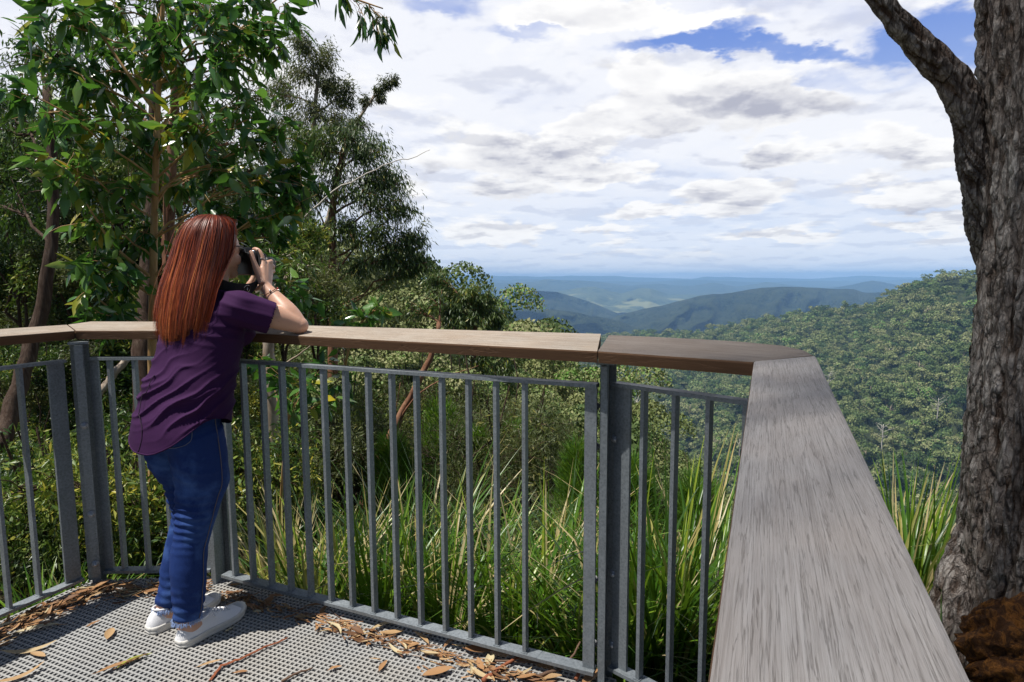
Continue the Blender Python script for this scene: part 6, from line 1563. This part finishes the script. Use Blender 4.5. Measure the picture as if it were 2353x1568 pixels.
def dirpx(px, py):
    d = fw * FPX + rt * (px - 1176.5) - up * (py - 784); return d / np.linalg.norm(d)
def blob(px, py, rx, ry, pw=1.0, rot=0):
    """soft elliptical region of the sky about one bearing and elevation, 0..1"""
    d = dirpx(px, py); q = (d[0] / d[1], d[2] / d[1])
    m = t.nodes.new('ShaderNodeMapping'); m.vector_type = 'TEXTURE'
    m.inputs['Location'].default_value = (q[0], q[1], 0); m.inputs['Rotation'].default_value = (0, 0, -rot); m.inputs['Scale'].default_value = (rx / FPX, ry / FPX, 1)
    t.links.new(wob2.outputs[0], m.inputs['Vector'])
    n = t.nodes.new('ShaderNodeVectorMath'); n.operation = 'LENGTH'; t.links.new(m.outputs[0], n.inputs[0])
    return mr(n.outputs['Value'], 1.16, .3, 0, pw)
# direction wobbled by noise, so that cloud outlines are ragged
nv = t.nodes.new('ShaderNodeTexNoise'); nv.inputs['Scale'].default_value = 9; nv.inputs['Detail'].default_value = 5; nv.inputs['Roughness'].default_value = .62
strc = t.nodes.new('ShaderNodeVectorMath'); strc.operation = 'MULTIPLY'; strc.inputs[1].default_value = (1, 1, 2.4)
t.links.new(tc.outputs['Generated'], strc.inputs[0]); t.links.new(strc.outputs[0], nv.inputs['Vector'])
sub = t.nodes.new('ShaderNodeVectorMath'); sub.operation = 'SUBTRACT'; sub.inputs[1].default_value = (.5, .5, .5); t.links.new(nv.outputs['Color'], sub.inputs[0])
scl = t.nodes.new('ShaderNodeVectorMath'); scl.operation = 'MULTIPLY'; scl.inputs[1].default_value = (.13, .13, .075); t.links.new(sub.outputs[0], scl.inputs[0])
wob_ = t.nodes.new('ShaderNodeVectorMath'); wob_.operation = 'ADD'; t.links.new(tc.outputs['Generated'], wob_.inputs[0]); t.links.new(scl.outputs[0], wob_.inputs[1])
sw = t.nodes.new('ShaderNodeSeparateXYZ'); t.links.new(wob_.outputs[0], sw.inputs[0])
yy = mth('MAXIMUM', sw.outputs[1], .02)
wob2 = vec(mth('DIVIDE', sw.outputs[0], yy), mth('DIVIDE', sw.outputs[2], yy))
pl = vec(u_, v_, 3.1)
veil = ns(pl, .9, 5, .62, .3)        # high thin cloud
puff = ns(pl, 1.6, 7, .58, .15)     # cumulus
fine = ns(pl, 5.5, 5, .6, 0)
def scaled(k):
    n = t.nodes.new('ShaderNodeVectorMath'); n.operation = 'MULTIPLY'; n.inputs[1].default_value = (k, k, 1); t.links.new(pl.outputs[0], n.inputs[0]); return n
mid = ns(pl, 2.9, 7, .56, .1); mid_up = ns(scaled(.962), 2.9, 7, .56, .1)
emb = mth('SUBTRACT', mid_up, mid)          # thicker cloud above than here: a shaded underside
def acc(lst):
    o = lst[0]
    for q in lst[1:]: o = mth('ADD', o, q)
    return o
# where the photograph's sky opens to blue
blue = acc([blob(2120, 75, 150, 55, .85, -.25), blob(1760, 110, 280, 22, .75, .10), blob(1560, 95, 200, 24, .7, -.16), blob(1010, 10, 110, 30, .55), blob(1200, 70, 120, 22, .45), blob(2250, 130, 200, 40, .5),
            blob(1900, 190, 260, 24, .22), blob(1560, 395, 160, 26, .18), blob(1700, 470, 300, 16, .15)])
veilc = mr(mth('SUBTRACT', mth('ADD', veil, mth('MULTIPLY', fine, .18)), mth('MULTIPLY', blue, .60)), .12, .66)
lowv = mr(Z_, .0, .10, .62, 1.0)
veilc = mth('MULTIPLY', veilc, mr(Z_, .05, .20, .62, .95))
cum = acc([puff, mth('MULTIPLY', acc([
    blob(1500, 40, 330, 40, .9), blob(1330, 25, 190, 50, .8), blob(1480, 175, 95, 60, .9), blob(1560, 260, 260, 55, .9), blob(1800, 225, 230, 60, 1.0, .12),
    blob(1350, 300, 110, 55, 1.0), blob(1180, 360, 220, 55, .9), blob(1400, 400, 130, 30, .9), blob(1200, 430, 130, 28, .9), blob(1770, 350, 80, 42, 1.0, -.3),
    blob(2110, 330, 170, 45, .9, .15), blob(2100, 450, 190, 45, .9), blob(1700, 455, 190, 45, .8), blob(1720, 425, 40, 30, .6), blob(1160, 535, 150, 30, .9), blob(1390, 530, 55, 16, .7), blob(1800, 545, 130, 16, .8), blob(1500, 490, 100, 16, .5), blob(2130, 520, 150, 22, .7), blob(1600, 583, 20, 8, .7), blob(960, 380, 70, 60, .6)]), .34),
    mth('MULTIPLY', blue, -.5)])
cumc = mr(mth('ADD', cum, mth('MULTIPLY', mth('SUBTRACT', mid, .5), .35)), .52, .66)
# cloud bodies: white rims, greyer undersides (thickness)
gsh = acc([blob(1800, 235, 210, 50, .75, .12), blob(1760, 360, 75, 38, .9, -.35), blob(1180, 440, 140, 28, .6), blob(1200, 385, 230, 30, .45), blob(2090, 365, 140, 30, .6, .15), blob(1590, 290, 200, 34, .45), blob(1000, 395, 50, 45, .6), blob(2140, 490, 170, 26, .6), blob(1730, 475, 60, 24, .45), blob(1250, 350, 180, 20, .4), blob(1610, 455, 55, 20, .55), blob(1960, 385, 90, 16, .5, .3), blob(1850, 455, 80, 25, .4), blob(1300, 465, 100, 20, .3)])
thick = mr(mth('ADD', cum, mth('MULTIPLY', mth('SUBTRACT', fine, .5), .5)), .66, 1.02)
under = mr(emb, -.02, .13)
shade = mth('ADD', mth('MULTIPLY', mth('ADD', mth('MULTIPLY', thick, .30), mth('MULTIPLY', gsh, .75)), mr(fine, .25, .75, .5, 1.2)), mth('MULTIPLY', under, .42), None, True)
def cmix(fac, a, b):
    m = t.nodes.new('ShaderNodeMix'); m.data_type = 'RGBA'; m.clamp_factor = True
    t.links.new(fac, m.inputs[0])
    for i, q in ((6, a), (7, b)):
        if hasattr(q, 'links'): t.links.new(q, m.inputs[i])
        else: m.inputs[i].default_value = (*q, 1)
    return m.outputs[2]
K_ = .75 / .09
bluesky = cmix(mr(Z_, .0, .42), (.66 * K_, .80 * K_, 1.02 * K_), (.15 * K_, .28 * K_, .74 * K_))
skyc = cmix(mr(Y_, -.2, .5), sky.outputs[0], bluesky)
veilcol = (1.0 * K_, 1.01 * K_, 1.05 * K_)
veilsh = cmix(mth('MULTIPLY', mr(mth('ADD', emb, mth('MULTIPLY', mth('SUBTRACT', .52, veil), .35)),   .0, .14), .50), veilcol, (.60 * K_, .63 * K_, .76 * K_))
c1 = cmix(veilc, skyc, veilsh)
cumcol = cmix(shade, (1.08 * K_, 1.07 * K_, 1.06 * K_), (.50 * K_, .51 * K_, .60 * K_))
c2 = cmix(mth('MULTIPLY', cumc, mr(Z_, .012, .06)), c1, cumcol)
# the cloud field lies ahead and to both sides; behind the viewer the sky is open
ahead = mth('MULTIPLY', mr(Y_, -.25, .35), mr(Z_, .64, .50))
gate = mth('MULTIPLY', ahead, mr(Z_, -.03, -.005))
t.links.new(c2, bg.inputs[0])
bg2 = t.nodes.new('ShaderNodeBackground'); bg2.inputs[1].default_value = .05; t.links.new(sky.outputs[0], bg2.inputs[0])
ms = t.nodes.new('ShaderNodeMixShader'); t.links.new(gate, ms.inputs[0]); t.links.new(bg2.outputs[0], ms.inputs[1]); t.links.new(bg.outputs[0], ms.inputs[2]); t.links.new(ms.outputs[0], out.inputs[0])
w.cycles.sampling_method = 'MANUAL'; w.cycles.sample_map_resolution = 512

S.view_settings.view_transform = 'Standard'; S.view_settings.look = 'None'; S.view_settings.exposure = .38; S.view_settings.gamma = 1
S.render.engine = 'CYCLES'
cy = S.cycles
cy.max_bounces = 7; cy.diffuse_bounces = 3; cy.glossy_bounces = 2; cy.transmission_bounces = 4; cy.volume_bounces = 1; cy.transparent_max_bounces = 6
cy.caustics_reflective = False; cy.caustics_refractive = False
cy.use_denoising = True
cy.sample_clamp_indirect = 6
